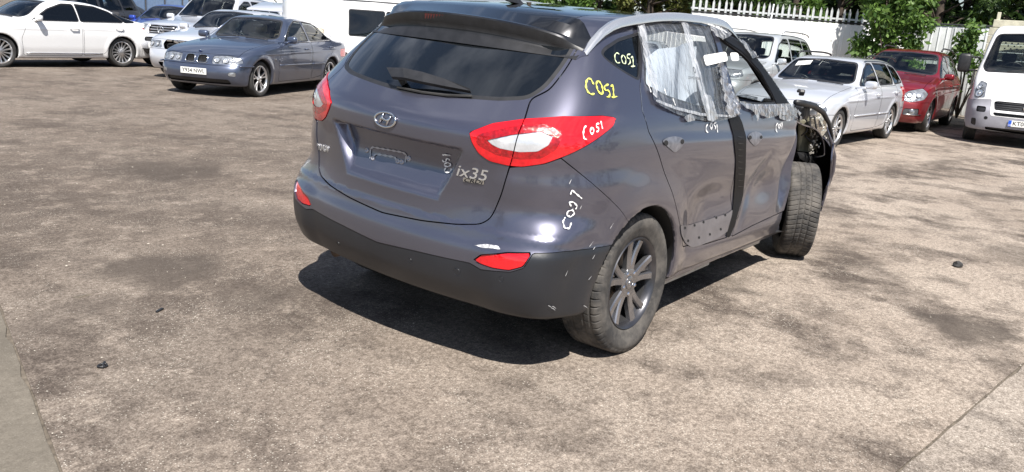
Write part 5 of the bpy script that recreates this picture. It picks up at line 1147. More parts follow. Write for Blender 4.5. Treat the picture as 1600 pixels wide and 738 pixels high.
S = lights(S, G((.40, .58), (.75, .58), (.98, .62), (.90, .70), (.46, .70)), [], [], G((.55, .76), (1.05, .76), (1.16, .90), (.6, .92)))
loc, a = place((3.41, 15.85), 187, 2.71, .89)
car, F, side = build_car(S, 'fastback_car', 'white low-roofed saloon seen side on, many-spoke wheels, at the left edge', 'car', P_WHITE, loc, a, 'cars parked in the left row', h=.03)
for sd in (1, -1):
    b = MB(); b.tube([(x, sd*(np_side(S, side, x, .30)+.004), .30) for x in np.linspace(.5, 2.2, 10)], .011, 6); b.build('sill_moulding', M['chrome'], car, smooth=True)

# 6, 7 cars further along the left row
S = octavia(); S['wheel'] = 'five'; S = lights(S, G((.36, .62), (.70, .62), (.92, .66), (.86, .76), (.42, .76)), [], [])
loc, a = place_nose((7.75, 19.3), 207, 3.5)
build_car(S, 'hatchback_car', 'royal blue hatchback showing above the bonnet of the silver four by four', 'car', P_BLUE, loc, a, 'cars parked in the left row', h=.04)
S = octavia(); S['wheel'] = 'five'; S = lights(S, G((.36, .62), (.70, .62), (.92, .66), (.86, .76), (.42, .76)), [], [])
loc, a = place_nose((7.6, 24.2), 205, 3.5)
build_car(S, 'hatchback_car', 'dark grey hatchback between the royal blue car and the white saloon', 'car', P_DARK, loc, a, 'cars parked in the left row', h=.045)
S = suv(); S = lights(S, G((.42, .84), (.80, .84), (1.0, .88), (.92, 1.0), (.46, 1.0)), [], [])
loc, a = place_nose((5.3, 21.6), 200, 3.78)
build_car(S, 'estate_car', 'dark estate mostly hidden behind the roof of the white saloon', 'car', P_DARK, loc, a, 'cars parked in the left row', h=.045)

# 8 red people carrier
S = octavia(); S.update(W=.91, wheels=(0, 2.70), R=.335, Rr=.235, nose_x=3.62, tail_x=-.92, belt=1.08, wheel='five', xm=.8, kt=.14,
      top=[(-.95, 1.1), (-.88, 1.2), (-.70, 1.52), (-.5, 1.60), (.2, 1.655), (.9, 1.665), (1.3, 1.62), (2.25, 1.14), (2.6, 1.08), (3.0, 1.02), (3.35, .92), (3.6, .78)],
      inset=[(.15, .12), (.25, .05), (.4, .022), (.55, .008), (.78, .0), (.95, .008), (1.02, .035), (1.09, .075), (1.25, .135), (1.5, .235), (1.66, .34)],
      width=[(-1, .80), (-.6, .87), (0, .905), (1.5, .91), (2.7, .905), (3.15, .86), (3.55, .76)],
      nose=[(.15, 3.45), (.3, 3.59), (.42, 3.62), (.55, 3.61), (.68, 3.56), (.85, 3.48), (.95, 3.35), (1.1, 3.0)], tail=[(.2, -.8), (.4, -.9), (.6, -.92), (.9, -.9), (1.15, -.88), (1.4, -.78), (1.6, -.6)],
      screen=[(-.1, 1.20), (.66, 1.155), (.71, 1.20), (.61, 1.52), (.55, 1.57), (-.1, 1.60)], rearscreen=[(-.1, 1.2), (.62, 1.2), (.54, 1.48), (-.1, 1.5)],
      sidewin=[G((1.98, 1.09), (.92, 1.11), (.95, 1.55), (1.15, 1.55), (1.50, 1.43)), G((.85, 1.11), (.05, 1.12), (.05, 1.2), (.1, 1.55), (.86, 1.56)), G((-.02, 1.13), (-.55, 1.15), (-.44, 1.45), (-.35, 1.5), (.02, 1.54))],
      doors=[G((2.2, .28), (.90, .28), (.89, 1.075), (2.1, 1.06), (2.24, .65)), G((.87, .28), (.46, .34), (.34, .58), (.05, .82), (-.02, 1.09), (.86, 1.08))],
      fbump=(3.0, .62), rbump=(-.48, .62), bonnet=(2.28, 3.42, .74), cowl=2.28, mirror=(1.93, 1.08), handles=[(1.06, .93), (.10, .95)],
      cabin=cab([(1.1, .39, .5), (1.1, -.39, .5), (.1, 0, 1.28)], .42, 2.0, .98, (1.42, 1.46)))
S['rails'] = (-.5, 1.15, .60, Tz(S)); S['railmat'] = M['trim']
S = lights(S, G((.36, .66), (.60, .62), (.92, .68), (1.02, .80), (.82, .90), (.52, .84)), [('grille', G((-.1, .70), (.26, .70), (.28, .80), (-.1, .80)), M['trim'], .03, False)],
    [('fog_lamp_surround', G((.50, .36), (.86, .38), (.84, .50), (.52, .49)), M['trim_grey'], .012, True), ('lower_intake', G((-.1, .24), (.42, .24), (.46, .38), (-.1, .38)), M['trim'], .04, False)], G((.6, .9), (1.2, .9), (1.2, 1.2), (.7, 1.2)))
loc, a = place((15.16, .68), 181, 2.70, .875)
car, F, side = build_car(S, 'people_carrier', 'red people carrier with round-edged headlights, between the silver estate and the white van', 'car', P_RED, loc, a, 'cars parked on the right', h=.03)
lamps(car, F, [(.56, .75, .055), (.70, .76, .05)])
for sd in (1, -1):
    x = front_x(F, .66, .435, 2.9, 3.7); b = MB(); b.lathe_y([(.055, -.03), (.055, .012), (.045, .02), (.001, .028)], n=20); o = b.build('fog_lamp', M['clear_lens'], car, angle=40); o.location = (x, sd*.66, .435); o.rotation_euler = (0, 0, R_(-90+sd*20))
    b = MB(); b.tube([(front_x(F, y, .375, 2.9, 3.7)+.004, sd*y, .375) for y in np.linspace(.52, .8, 6)], .014, 6); b.build('fog_lamp_trim', M['chrome'], car, smooth=True)

# 9 silver car with roof rails behind the silver estate
S = suv(); S = lights(S, G((.42, .84), (.80, .84), (1.0, .88), (.92, 1.0), (.46, 1.0)), [], []); S['railmat'] = M['alloy']
S['rails'] = (-.5, 1.15, .64, Tz(S))
loc, a = place((13.2, 3.75), 178, 2.9, .9)
build_car(S, 'four_by_four', 'pale silver four by four with silver rails, roof showing over the silver estate', 'car', P_GREY2, loc, a, 'cars parked on the right', h=.04)
# 10 car seen through the open window
S = octavia(); S['wheel'] = 'five'; S = lights(S, G((.36, .62), (.70, .62), (.92, .66), (.86, .76), (.42, .76)), [], [])
loc, a = place_nose((8.0, 4.3), 200, 3.5)
build_car(S, 'hatchback_car', 'pale grey hatchback seen through the open front window of the damaged car', 'car', P_GREY2, loc, a, 'cars parked on the right', h=.034)
# ------------------------------------------------------------------ the yard: concrete slabs on a sheet that reaches the horizon
def concrete(name, base, dark, light, joint=False, seed=0, speck=1.0, fine=1.0):
    m, n, l, b = new_mat(name); b.inputs['Roughness'].default_value = .93; b.inputs['Specular IOR Level'].default_value = .2
    g = n.new('ShaderNodeNewGeometry'); mp = n.new('ShaderNodeMapping'); mp.inputs['Location'].default_value = (seed*7.3, seed*3.1, 0); l.new(g.outputs['Position'], mp.inputs[0])
    def noise(sc, det, ro=.6, stretch=None):
        x = n.new('ShaderNodeTexNoise'); x.inputs['Scale'].default_value = sc; x.inputs['Detail'].default_value = det; x.inputs['Roughness'].default_value = ro
        if stretch:
            q = n.new('ShaderNodeMapping'); q.inputs['Scale'].default_value = stretch; q.inputs['Rotation'].default_value = (0, 0, R_(12)); l.new(mp.outputs[0], q.inputs[0]); l.new(q.outputs[0], x.inputs[0])
        else: l.new(mp.outputs[0], x.inputs[0])
        return x.outputs['Fac']
    def ramp(f, a, b_, lo=(0, 0, 0), hi=(1, 1, 1)):
        r = n.new('ShaderNodeValToRGB'); r.color_ramp.elements[0].position = a; r.color_ramp.elements[1].position = b_
        r.color_ramp.elements[0].color = (*lo, 1); r.color_ramp.elements[1].color = (*hi, 1); l.new(f, r.inputs[0]); return r.outputs[0]
    def mix(f, a, b_, mode='MIX'):
        x = n.new('ShaderNodeMixRGB'); x.blend_type = mode
        for k, v in ((0, f), (1, a), (2, b_)):
            if isinstance(v, tuple): x.inputs[k].default_value = (*v, 1)
            elif isinstance(v, (int, float)): x.inputs[k].default_value = v
            else: l.new(v, x.inputs[k])
        return x.outputs[0]
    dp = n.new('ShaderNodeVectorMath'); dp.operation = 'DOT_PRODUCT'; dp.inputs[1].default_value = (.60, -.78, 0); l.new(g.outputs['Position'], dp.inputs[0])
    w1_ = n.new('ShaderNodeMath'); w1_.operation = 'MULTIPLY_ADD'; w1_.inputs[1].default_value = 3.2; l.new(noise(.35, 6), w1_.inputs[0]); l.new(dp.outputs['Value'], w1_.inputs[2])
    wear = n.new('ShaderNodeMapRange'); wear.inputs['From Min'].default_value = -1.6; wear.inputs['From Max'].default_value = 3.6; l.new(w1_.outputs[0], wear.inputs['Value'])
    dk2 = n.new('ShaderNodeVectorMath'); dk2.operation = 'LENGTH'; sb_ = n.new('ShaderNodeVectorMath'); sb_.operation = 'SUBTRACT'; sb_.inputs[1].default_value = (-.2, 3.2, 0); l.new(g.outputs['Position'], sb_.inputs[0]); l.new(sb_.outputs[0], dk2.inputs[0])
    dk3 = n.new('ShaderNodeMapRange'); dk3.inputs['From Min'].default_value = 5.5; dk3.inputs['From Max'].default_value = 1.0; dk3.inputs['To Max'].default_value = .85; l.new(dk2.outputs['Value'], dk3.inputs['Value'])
    c = mix(ramp(noise(.55, 9, .62), .38, .60), base, light)
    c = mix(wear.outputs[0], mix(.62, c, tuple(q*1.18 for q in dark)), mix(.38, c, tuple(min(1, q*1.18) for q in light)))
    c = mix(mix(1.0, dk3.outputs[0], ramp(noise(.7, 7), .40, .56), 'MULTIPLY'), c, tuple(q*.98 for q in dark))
    c = mix(ramp(noise(1.1, 8, .68, (1, .8, 1)), .50, .62), c, dark)
    c = mix(ramp(noise(2.6, 9, .75), .50, .60, (0, 0, 0), (.6, .6, .6)), c, dark)
    c = mix(ramp(noise(5.0, 8, .75), .52, .68, (0, 0, 0), (.38, .38, .38)), c, tuple(min(1, q*1.35) for q in light))
    c = mix(ramp(noise(38, 5, .7), .42, .64, (.86, .86, .86), (1.14, 1.14, 1.14)), c, c, 'MULTIPLY') if False else mix(fine, c, ramp(noise(38, 5, .78), .37, .65, (.62, .60, .58), (1.30, 1.30, 1.30)), 'MULTIPLY')
    c = mix(fine, c, ramp(noise(130, 3, .8), .37, .63, (.62, .61, .60), (1.36, 1.36, 1.36)), 'MULTIPLY')
    # pale aggregate stones and dark grit showing in the worn face
    for sc, thr, col, s2 in ((95, .17, (.70, .66, .58), 2.3), (60, .13, (.62, .58, .5), 5.5), (120, .15, (.07, .06, .05), 9.1)):
        v = n.new('ShaderNodeTexVoronoi'); v.inputs['Scale'].default_value = sc; v.inputs['Randomness'].default_value = 1
        q = n.new('ShaderNodeMapping'); q.inputs['Location'].default_value = (s2, s2, 0); l.new(mp.outputs[0], q.inputs[0]); l.new(q.outputs[0], v.inputs[0])
        d = ramp(v.outputs['Distance'], thr, thr+.09, (1, 1, 1), (0, 0, 0)); wn = n.new('ShaderNodeSeparateColor'); l.new(v.outputs['Color'], wn.inputs[0])
        k = ramp(wn.outputs[0], .66, .70); k2 = mix(1.0, d, k, 'MULTIPLY'); k3 = mix(1.0, k2, ramp(noise(2.0, 5), .40, .62), 'MULTIPLY')
        k4 = mix(1.0, k3, (.85*speck,)*3, 'MULTIPLY'); c = mix(k4, c, col)
    # tyre arcs
    for (cx_, cy_, cr_, st_) in ((6.4, 8.6, 8.55, .40), (6.4, 8.6, 10.1, .38), (-4.5, 9.0, 8.2, .30), (-4.5, 9.0, 6.7, .28), (7.5, -9.5, 9.4, .30), (7.5, -9.5, 7.9, .28)):
        s1 = n.new('ShaderNodeVectorMath'); s1.operation = 'SUBTRACT'; s1.inputs[1].default_value = (cx_, cy_, 0); l.new(g.outputs['Position'], s1.inputs[0])
        s2 = n.new('ShaderNodeVectorMath'); s2.operation = 'LENGTH'; l.new(s1.outputs[0], s2.inputs[0]); s3 = n.new('ShaderNodeMath'); s3.operation = 'SUBTRACT'; s3.inputs[1].default_value = cr_; l.new(s2.outputs['Value'], s3.inputs[0]); s4 = n.new('ShaderNodeMath'); s4.operation = 'ABSOLUTE'; l.new(s3.outputs[0], s4.inputs[0])
        s5 = n.new('ShaderNodeMapRange'); s5.inputs['From Min'].default_value = .16; s5.inputs['From Max'].default_value = .07; s5.inputs['To Max'].default_value = st_; l.new(s4.outputs[0], s5.inputs['Value']); c = mix(mix(1.0, s5.outputs[0], ramp(noise(1.3, 6), .44, .60), 'MULTIPLY'), c, dark)
    # oil stains
    for (sx_, sy_, sr, st_) in ((1.87, -2.13, .30, .75), (-1.0, 1.7, .35, .6), (2.6, -3.4, .3, .5), (.6, 4.4, .6, .6), (-.9, .9, .22, .35), (4.2, -2.2, .45, .45)):
        s1 = n.new('ShaderNodeVectorMath'); s1.operation = 'SUBTRACT'; s1.inputs[1].default_value = (sx_, sy_, 0); l.new(g.outputs['Position'], s1.inputs[0])
        s2 = n.new('ShaderNodeVectorMath'); s2.operation = 'LENGTH'; l.new(s1.outputs[0], s2.inputs[0]); s3 = n.new('ShaderNodeMath'); s3.operation = 'MULTIPLY_ADD'; s3.inputs[1].default_value = .9; s3.inputs[2].default_value = -.45; l.new(noise(3.1, 6), s3.inputs[0])
        s4 = n.new('ShaderNodeMath'); s4.operation = 'ADD'; l.new(s2.outputs['Value'], s4.inputs[0]); l.new(s3.outputs[0], s4.inputs[1])
        s5 = n.new('ShaderNodeMapRange'); s5.inputs['From Min'].default_value = sr*1.15; s5.inputs['From Max'].default_value = sr*.6; s5.inputs['To Max'].default_value = st_; l.new(s4.outputs[0], s5.inputs['Value']); c = mix(s5.outputs[0], c, tuple(q*.62 for q in dark))
    c = mix(ramp(noise(.9, 6, .6, (1, .7, 1)), .64, .72, (0, 0, 0), (.6, .6, .6)), c, tuple(q*.45 for q in dark))
    # hairline cracks
    v = n.new('ShaderNodeTexVoronoi'); v.feature = 'DISTANCE_TO_EDGE'; v.inputs['Scale'].default_value = .42
    wv = n.new('ShaderNodeTexNoise'); wv.inputs['Scale'].default_value = 2.2; wv.inputs['Detail'].default_value = 6; l.new(mp.outputs[0], wv.inputs[0])
    ad = n.new('ShaderNodeMixRGB'); ad.blend_type = 'ADD'; ad.inputs[0].default_value = .55; l.new(mp.outputs[0], ad.inputs[1]); l.new(wv.outputs['Color'], ad.inputs[2]); l.new(ad.outputs[0], v.inputs[0])
    c = mix(mix(1.0, ramp(v.outputs['Distance'], .0006, .003, (.4, .4, .4), (0, 0, 0)), ramp(noise(.8, 3), .48, .60), 'MULTIPLY'), c, tuple(q*.35 for q in dark))
    l.new(c, b.inputs['Base Color'])
    u = n.new('ShaderNodeBump'); u.inputs['Strength'].default_value = .55; u.inputs['Distance'].default_value = .006
    h = mix(.5, noise(26, 8, .75), noise(170, 3, .7)); l.new(h, u.inputs['Height']); l.new(u.outputs[0], b.inputs['Normal'])
    return m
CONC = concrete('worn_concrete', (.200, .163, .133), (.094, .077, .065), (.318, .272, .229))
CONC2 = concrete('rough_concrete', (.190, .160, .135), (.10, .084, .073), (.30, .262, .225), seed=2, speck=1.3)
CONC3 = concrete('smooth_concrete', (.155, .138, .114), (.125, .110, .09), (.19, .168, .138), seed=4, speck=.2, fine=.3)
DIRT = mat('joint_dirt', (.12, .10, .078), .95, noise=.4, nscale=30)
g = MB(); g.quad((-900, -900, -.012), (900, -900, -.012), (900, 900, -.012), (-900, 900, -.012)); go = g.build('ground', DIRT); go['kind'] = 'structure'
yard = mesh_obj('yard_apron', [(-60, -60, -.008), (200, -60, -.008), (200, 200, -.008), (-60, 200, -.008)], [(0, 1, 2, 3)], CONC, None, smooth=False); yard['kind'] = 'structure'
dj = mesh_obj('joint_bed', [(-9.5, -9, -.006), (17.5, -9, -.006), (17.5, 16, -.006), (-9.5, 16, -.006)], [(0, 1, 2, 3)], DIRT, yard, smooth=False)
def xl(i, y):      # long joints that run across
    return [-9.6, -6.2+.26*y, -2.32+.263*y, 1.76-.04*y, 5.6+.05*y, 9.7+.02*y, 13.6, 17.6][i]
def yl(j, x): return [-9, -6.0-.12*x, -2.265-.141*x, 3.63-.10*x, 5.75-.06*x, 9.6, 13.0, 16][j]
def isect(i, j):
    x, y = 0., 0.
    for _ in range(20): x = xl(i, y); y = yl(j, x)
    return np.array([x, y])
for i in range(7):
    for j in range(7):
        c = [isect(i, j), isect(i+1, j), isect(i+1, j+1), isect(i, j+1)]; ce = sum(c)/4; P = []
        # worn, slightly ragged slab edges
        gap = .0012 if not (i in (1, 2) and j in (1, 2, 3) and (i == 1 or j == 1)) else .006
        for k in range(4):
            a, b2 = c[k], c[(k+1) % 4]; L = np.linalg.norm(b2-a); nseg = max(4, int(L/.12)); d = (b2-a)/L; nn = np.array([-d[1], d[0]])
            for q in range(nseg): P.append(a+(b2-a)*q/nseg+nn*(gap+RNG.random()**5*(.022 if gap > .004 else .006)))
        n_ = len(P); V = [(p[0], p[1], 0) for p in P]+[(p[0]*.9985+ce[0]*.0015, p[1]*.9985+ce[1]*.0015, .0005) for p in P]+[(p[0], p[1], -.005) for p in P]
        F = [tuple(range(n_, 2*n_))]+[(k, (k+1) % n_, n_+(k+1) % n_, n_+k) for k in range(n_)]+[(k, 2*n_+k, 2*n_+(k+1) % n_, (k+1) % n_) for k in range(n_)]
        m_ = CONC3 if i <= 1 else (CONC2 if j <= 1 else CONC)
        s = mesh_obj('concrete_slab', V, F, m_, yard, smooth=False); s.location = (0, 0, RNG.random()*.002)
# loose grit and chips of stone
gb = MB(); Vs = []; Fs = []
def stones(n, xr, yr, s0, s1):
    base = np.array([(1, 0, 0), (-1, 0, 0), (0, 1, 0), (0, -1, 0), (0, 0, 1), (0, 0, -.3)], float); fc = [(0, 2, 4), (2, 1, 4), (1, 3, 4), (3, 0, 4), (2, 0, 5), (1, 2, 5), (3, 1, 5), (0, 3, 5)]
    for _ in range(n):
        p = np.array([RNG.uniform(*xr), RNG.uniform(*yr), .003]); s = s0+(s1-s0)*RNG.random()**3; a = RNG.uniform(0, 6.3); q = base*s*RNG.uniform(.5, 1.2, (6, 3))*[1, 1, .55]
        q = np.stack([q[:, 0]*math.cos(a)-q[:, 1]*math.sin(a), q[:, 0]*math.sin(a)+q[:, 1]*math.cos(a), q[:, 2]], 1)+p; k = len(Vs); Vs.extend(q); Fs.extend([(x+k, y+k, z+k) for x, y, z in fc])
stones(1500, (-2.6, 1.5), (-2.6, 3.4), .0015, .006); stones(1000, (-.5, 4.5), (-4, 0), .002, .007); stones(500, (-2.2, 5), (2, 7), .003, .010)
o = mesh_obj('loose_grit', Vs, Fs, mat('stone_grit', (.42, .38, .32), .9, noise=.5, nscale=9), None, smooth=False); o['kind'] = 'stuff'
def lump(name, loc, s, m, label, cat, flat=.4, sub=2, seed=1):
    bm = bmesh.new(); bmesh.ops.create_icosphere(bm, subdivisions=sub, radius=1); rr = random.Random(seed)
    for v in bm.verts: k = .75+rr.random()*.45; v.co = Vector((v.co.x*s[0]*k, v.co.y*s[1]*k, max(-.2, v.co.z)*s[2]*k))
    me = bpy.data.meshes.new(name); bm.to_mesh(me); bm.free(); me.materials.append(m); o = link(bpy.data.objects.new(name, me)); o.location = loc; return tag(o, label, cat)
lump('rubber_scrap', (3.38, -1.84, .012), (.05, .035, .035), M['rubber'], 'black rubber bung lying on the pale concrete at the right', 'debris', seed=3)
q = MB(); q.tube([(-1.88+.018*math.cos(t*.5), .59+.018*math.sin(t*.5), .008+.002*math.sin(t)) for t in range(13)], .005, 6); q.tube([(-1.89, .57, .008), (-1.86, .61, .012)], .006, 6)
tag(q.build('clip_scrap', M['trim'], smooth=True), 'small black broken clip on the ground at lower left', 'debris')
q = MB(); q.box((0, 0, .006), (.055, .014, .01), rz=.5, bev=.002); o = q.build('plastic_shard', M['trim']); o.location = (-1.37, 1.05, 0); tag(o, 'thin black plastic shard on the concrete left of the bumper', 'debris')
lump('mud_clod', (-1.55, 1.50, .0), (.05, .022, .010), DIRT, 'brown clod of mud on the concrete near the left edge', 'debris', seed=5)

# ------------------------------------------------------------------ white boundary wall, palisade fence, pole
def D(u, d, z=0):
    v = CF+CR*(u-800)/FPX-CU*(70-369)/FPX; v = v[:2]/np.hypot(v[0], v[1]); return (CAM[0]+v[0]*d, CAM[1]+v[1]*d, z)
WHITEW = mat('white_painted_sheet', (.84, .84, .83), .55, noise=.06, nscale=2, bump=.1, bscale=14)
def wall(a, b, h, label, name='boundary_wall', pitch=1.2, mt=WHITEW, capm=None, gone=None):
    a, b = np.array(a[:2]), np.array(b[:2]); L = np.linalg.norm(b-a); d = (b-a)/L; ang = math.atan2(d[1], d[0]); e = empty(name, label, 'wall', (a[0], a[1], 0), ang)
    n = max(1, int(round(L/pitch))); me = None
    for k in range(n):
        if me is None:
            q = MB(); q.box((L/n/2, 0, h/2), (L/n-.012, .06, h), bev=.004)
            for r_ in range(5): q.box((L/n*(r_+.5)/5, -.036, h/2), (.03, .018, h-.05), bev=.004)
            o = q.build('panel', mt, e, angle=40); me = o.data
        else: o = link(bpy.data.objects.new('panel', me), e)
        o.location = (k*L/n, RNG.uniform(-.006, .006), RNG.uniform(-.012, .012))
    q = MB(); q.box((L/2, 0, h+.04), (L, .10, .04), bev=.006); q.build('top_rail', capm or M['trim_grey'], e)
    return e, L
FA = D(1075, 24.2); FB = D(1365, 26.6); FC = D(1425, 26.6); FD = D(1760, 25.0)
w1, L1_ = wall(FA, FB, 2.28, 'white sheeted wall with a palisade fence standing above it, behind the silver cars', capm=M['trim'])
w2, _ = wall(FB, FC, 2.1, 'short shaded stretch of white wall behind the climbing shrub')
w3, _ = wall(FC, FD, 2.40, 'grey-white boarded wall behind the red people carrier', pitch=1.0, mt=mat('grey_painted_boards', (.60, .62, .62), .6, noise=.15, nscale=3))
w4, _ = wall(D(900, 31), FA, 2.15, 'stretch of white wall hidden mostly behind the roof of the damaged car')
w5, _ = wall(D(330, 38), D(700, 31), 1.98, 'tall white wall far back on the left, behind the white van', pitch=2.4)
# palisade fence: each pale is a part
a, b = np.array(FA[:2]), np.array(FB[:2]); L = np.linalg.norm(b-a); ang = math.atan2(b[1]-a[1], b[0]-a[0]); fe = empty('palisade_fence', 'galvanised palisade fence with pointed pales above the white wall', 'fence', (a[0], a[1], 0), ang)
GALV = mat('galvanised_steel', (.66, .68, .68), .45, metal=.35, noise=.12, nscale=12); pm = None; n = int(L/.192)
for k in range(n):
    if pm is None:
        w2_ = .036; z0, z1 = .3, 2.72; V = []
        prof = [(-w2_, -.012), (-.012, .012), (.012, .012), (w2_, -.012)]
        for z in (z0, z1-.10): V += [(x, y, z) for x, y in prof]
        V += [(-w2_*.1, 0, z1), (w2_*.1, 0, z1)]; V += [(x, y+.004, z) for z in (z0, z1-.10) for x, y in prof]
        F = [(0, 1, 5, 4), (1, 2, 6, 5), (2, 3, 7, 6), (4, 5, 8), (5, 6, 9, 8), (6, 7, 9), (10, 14, 15, 11), (11, 15, 16, 12), (12, 16, 17, 13), (14, 8, 15), (15, 8, 9, 16), (16, 9, 17), (0, 4, 14, 10), (3, 13, 17, 7)]
        o = mesh_obj('pale', V, F, GALV, fe, smooth=False); pm = o.data
    else: o = link(bpy.data.objects.new('pale', pm), fe)
    o.location = (.06+k*.192, .10, RNG.uniform(-.015, .015)); o.rotation_euler = (0, RNG.uniform(-.012, .012), 0)
q = MB(); q.box((L/2, .13, 2.42), (L, .04, .05)); q.build('rail', GALV, fe); q = MB(); q.box((L/2, .13, .6), (L, .04, .05)); q.build('rail', GALV, fe)
p0 = D(1193, 23.2); q = MB(); q.tube([(0, 0, 0), (.06, -.10, 2.6)], .022, 8); o = q.build('pole', GALV, smooth=True); o.location = (p0[0], p0[1], 0); o.rotation_euler = (0, 0, 0); tag(o, 'thin pale metal pole leaning against the white wall under the pales', 'pole')

# ------------------------------------------------------------------ trees and climbers
def leafmat(name, c, c2):
    m, n, l, b = new_mat(name); b.inputs['Roughness'].default_value = .55
    oi = n.new('ShaderNodeNewGeometry'); r = n.new('ShaderNodeValToRGB'); r.color_ramp.elements[0].color = (*c, 1); r.color_ramp.elements[1].color = (*c2, 1)
    l.new(oi.outputs['Random Per Island'], r.inputs[0]); l.new(r.outputs[0], b.inputs['Base Color'])
    tr = n.new('ShaderNodeBsdfTranslucent'); l.new(r.outputs[0], tr.inputs[0]); mx_ = n.new('ShaderNodeMixShader'); mx_.inputs[0].default_value = .35
    l.new(b.outputs[0], mx_.inputs[1]); l.new(tr.outputs[0], mx_.inputs[2]); l.new(mx_.outputs[0], n['Material Output'].inputs[0]); return m
LEAF_D = leafmat('leaf_dark', (.022, .050, .015), (.075, .130, .032)); LEAF_M = leafmat('leaf_mid', (.040, .095, .015), (.15, .25, .05)); LEAF_L = leafmat('leaf_olive', (.06, .08, .015), (.20, .21, .06))
BARK = mat('bark', (.06, .045, .034), .9, noise=.4, nscale=12, bump=.6, bscale=30)
def leaves(n, centres, rad, s, droop=.3, aspect=2.2, seed=0, keep=None):
    rg = np.random.default_rng(seed); c = np.asarray(centres); k = rg.integers(0, len(c), n); d = rg.normal(size=(n, 3)); d /= np.linalg.norm(d, axis=1, keepdims=True)
    rr = np.asarray(rad)[k] if np.ndim(rad) else rad; P = c[k]+d*(rg.random((n, 1))**.45)*(rr[:, None] if np.ndim(rr) else rr)*[1, 1, .75]
    if keep is not None: P = P[keep(P)]; n = len(P); d = d[:n]
    a = rg.normal(size=(n, 3)); a[:, 2] -= droop; a /= np.linalg.norm(a, axis=1, keepdims=True); b = np.cross(a, rg.normal(size=(n, 3))); b /= np.linalg.norm(b, axis=1, keepdims=True)
    L = s*rg.uniform(.6, 1.3, (n, 1)); Wd_ = L/aspect; V = np.stack([P, P+a*L*.5+b*Wd_*.5, P+a*L, P+a*L*.5-b*Wd_*.5], 1).reshape(-1, 3); F = np.arange(4*n).reshape(n, 4); return V, F
def tree(base, h, cr, label, m, seed, n=9000, s=.16, conifer=False, low=1.6, cat='tree', group='trees behind the boundary wall'):
    rg = np.random.default_rng(seed); e = empty('tree', label, cat, base, 0, group)
    q = MB(); q.tube([(0, 0, 0), (.1, .05, h*.35), (-.05, .1, h*.7), (0, 0, h*.97)], [.17, .13, .08, .02], 8)
    cs = []; rs = []
    for k in range(26 if not conifer else 34):
        z = low+(h-low)*rg.random()**(1.3); a = rg.uniform(0, 6.283); rmax = cr*(1-.75*((z-low)/(h-low))**1.3) if conifer else cr*math.sin(math.pi*min(.95, .25+.7*(z-low)/(h-low)))
        r = rmax*rg.uniform(.45, 1.0); p = np.array([math.cos(a)*r, math.sin(a)*r, z]); cs.append(p); rs.append(rg.uniform(.28, .55)*(1.0 if not conifer else .8)*cr/2.2)
        z0 = max(.6, z-rg.uniform(.3, 1.1)); q.tube([(0, .02, z0), (p[0]*.5, p[1]*.5, (z0+z)/2+.12), tuple(p)], [.045, .03, .01], 5)
    q.build('trunk', BARK, e, smooth=True)
    V, F = leaves(n, cs, np.array(rs), s, droop=.9 if conifer else .4, aspect=3.2 if conifer else 2.1, seed=seed)
    mesh_obj('crown', V, F, m, e, smooth=False); return e
tl = [(930, 33, 6.5, 2.6, LEAF_M, 0, 'leafy tree with yellow-green leaves just right of the roof aerial'), (1010, 31, 7, 2.5, LEAF_L, 0, 'olive-leaved tree above the taped rear door'),
      (1090, 32, 7.5, 2.4, LEAF_L, 1, 'olive conifer with drooping sprays above the left end of the pales'), (1165, 31, 7.5, 2.3, LEAF_D, 1, 'dark conifer behind the pales, above the leaning pole'),
      (1235, 32, 7.5, 2.4, LEAF_M, 1, 'mid-green conifer behind the middle of the palisade'), (1305, 32, 8, 2.4, LEAF_D, 1, 'dark conifer behind the right end of the palisade'),
      (1385, 33, 8, 2.5, LEAF_D, 0, 'dark-leaved tree behind the climbing shrub'), (1460, 30, 8, 2.4, LEAF_M, 1, 'mid-green conifer behind the grey-white boards'),
      (1530, 31, 8, 2.5, LEAF_D, 0, 'dark tree left of the van cab, beyond the boards'), (1610, 30, 8, 2.5, LEAF_D, 1, 'dark conifer behind the tipper body at the right edge')]
for i, (u, d, h, c, m_, co, lb) in enumerate(tl): tree(D(u, d), h, c, lb, m_, 20+i, n=16000, s=.22 if co else .19, conifer=bool(co), low=1.2)
for i, (u, d) in enumerate([(820, 37), (980, 38), (1060, 38), (1130, 38), (1200, 38.5), (1270, 38), (1340, 38.5), (1420, 37), (1500, 37), (1580, 37), (1680, 36)]):
    tree(D(u, d), 9.5, 3.0, ['dark tree seen just above the roof rail at the far side of the grey car', 'dark tree deep in the belt, above the taped rear door', 'dark tree deep in the belt, above the open front window', 'dark tree behind the left end of the pales', 'dark tree deep behind the leaning pole', 'dark tree deep behind the middle pales', 'dark tree deep behind the right end of the pales', 'dark tree deep behind the bright climbing shrub', 'dark tree deep behind the grey-white boards', 'dark tree deep behind the small climber on the boards', 'dark tree deep behind the tipper van'][i], LEAF_D, 60+i, n=12000, s=.38, low=.4)
for i, (u, d) in enumerate([(340, 43), (420, 43), (520, 40)]):
    tree(D(u, d), 6.5, 2.6, ['leafy tree at upper left, above the silver four by four', 'leafy tree beyond the tall white wall, above the slate blue roof', 'leafy tree beyond the tall white wall, beside the ivy column'][i], LEAF_M, 80+i, n=4000, s=.2, low=2.5)
def shrub(base, cs, rs, m, label, n, s, seed, name='climbing_shrub', stems=None):
    e = empty(name, label, 'shrub', base, 0); q = MB()
    for c in cs[::2]: q.tube([(0, 0, 0), (c[0]*.4, c[1]*.4, c[2]*.6), tuple(c)], [.03, .02, .006], 5)
    q.build('stem', BARK, e, smooth=True); V, F = leaves(n, cs, np.array(rs), s, seed=seed, aspect=2.0); mesh_obj('foliage', V, F, m, e, smooth=False)
rg = np.random.default_rng(3); 
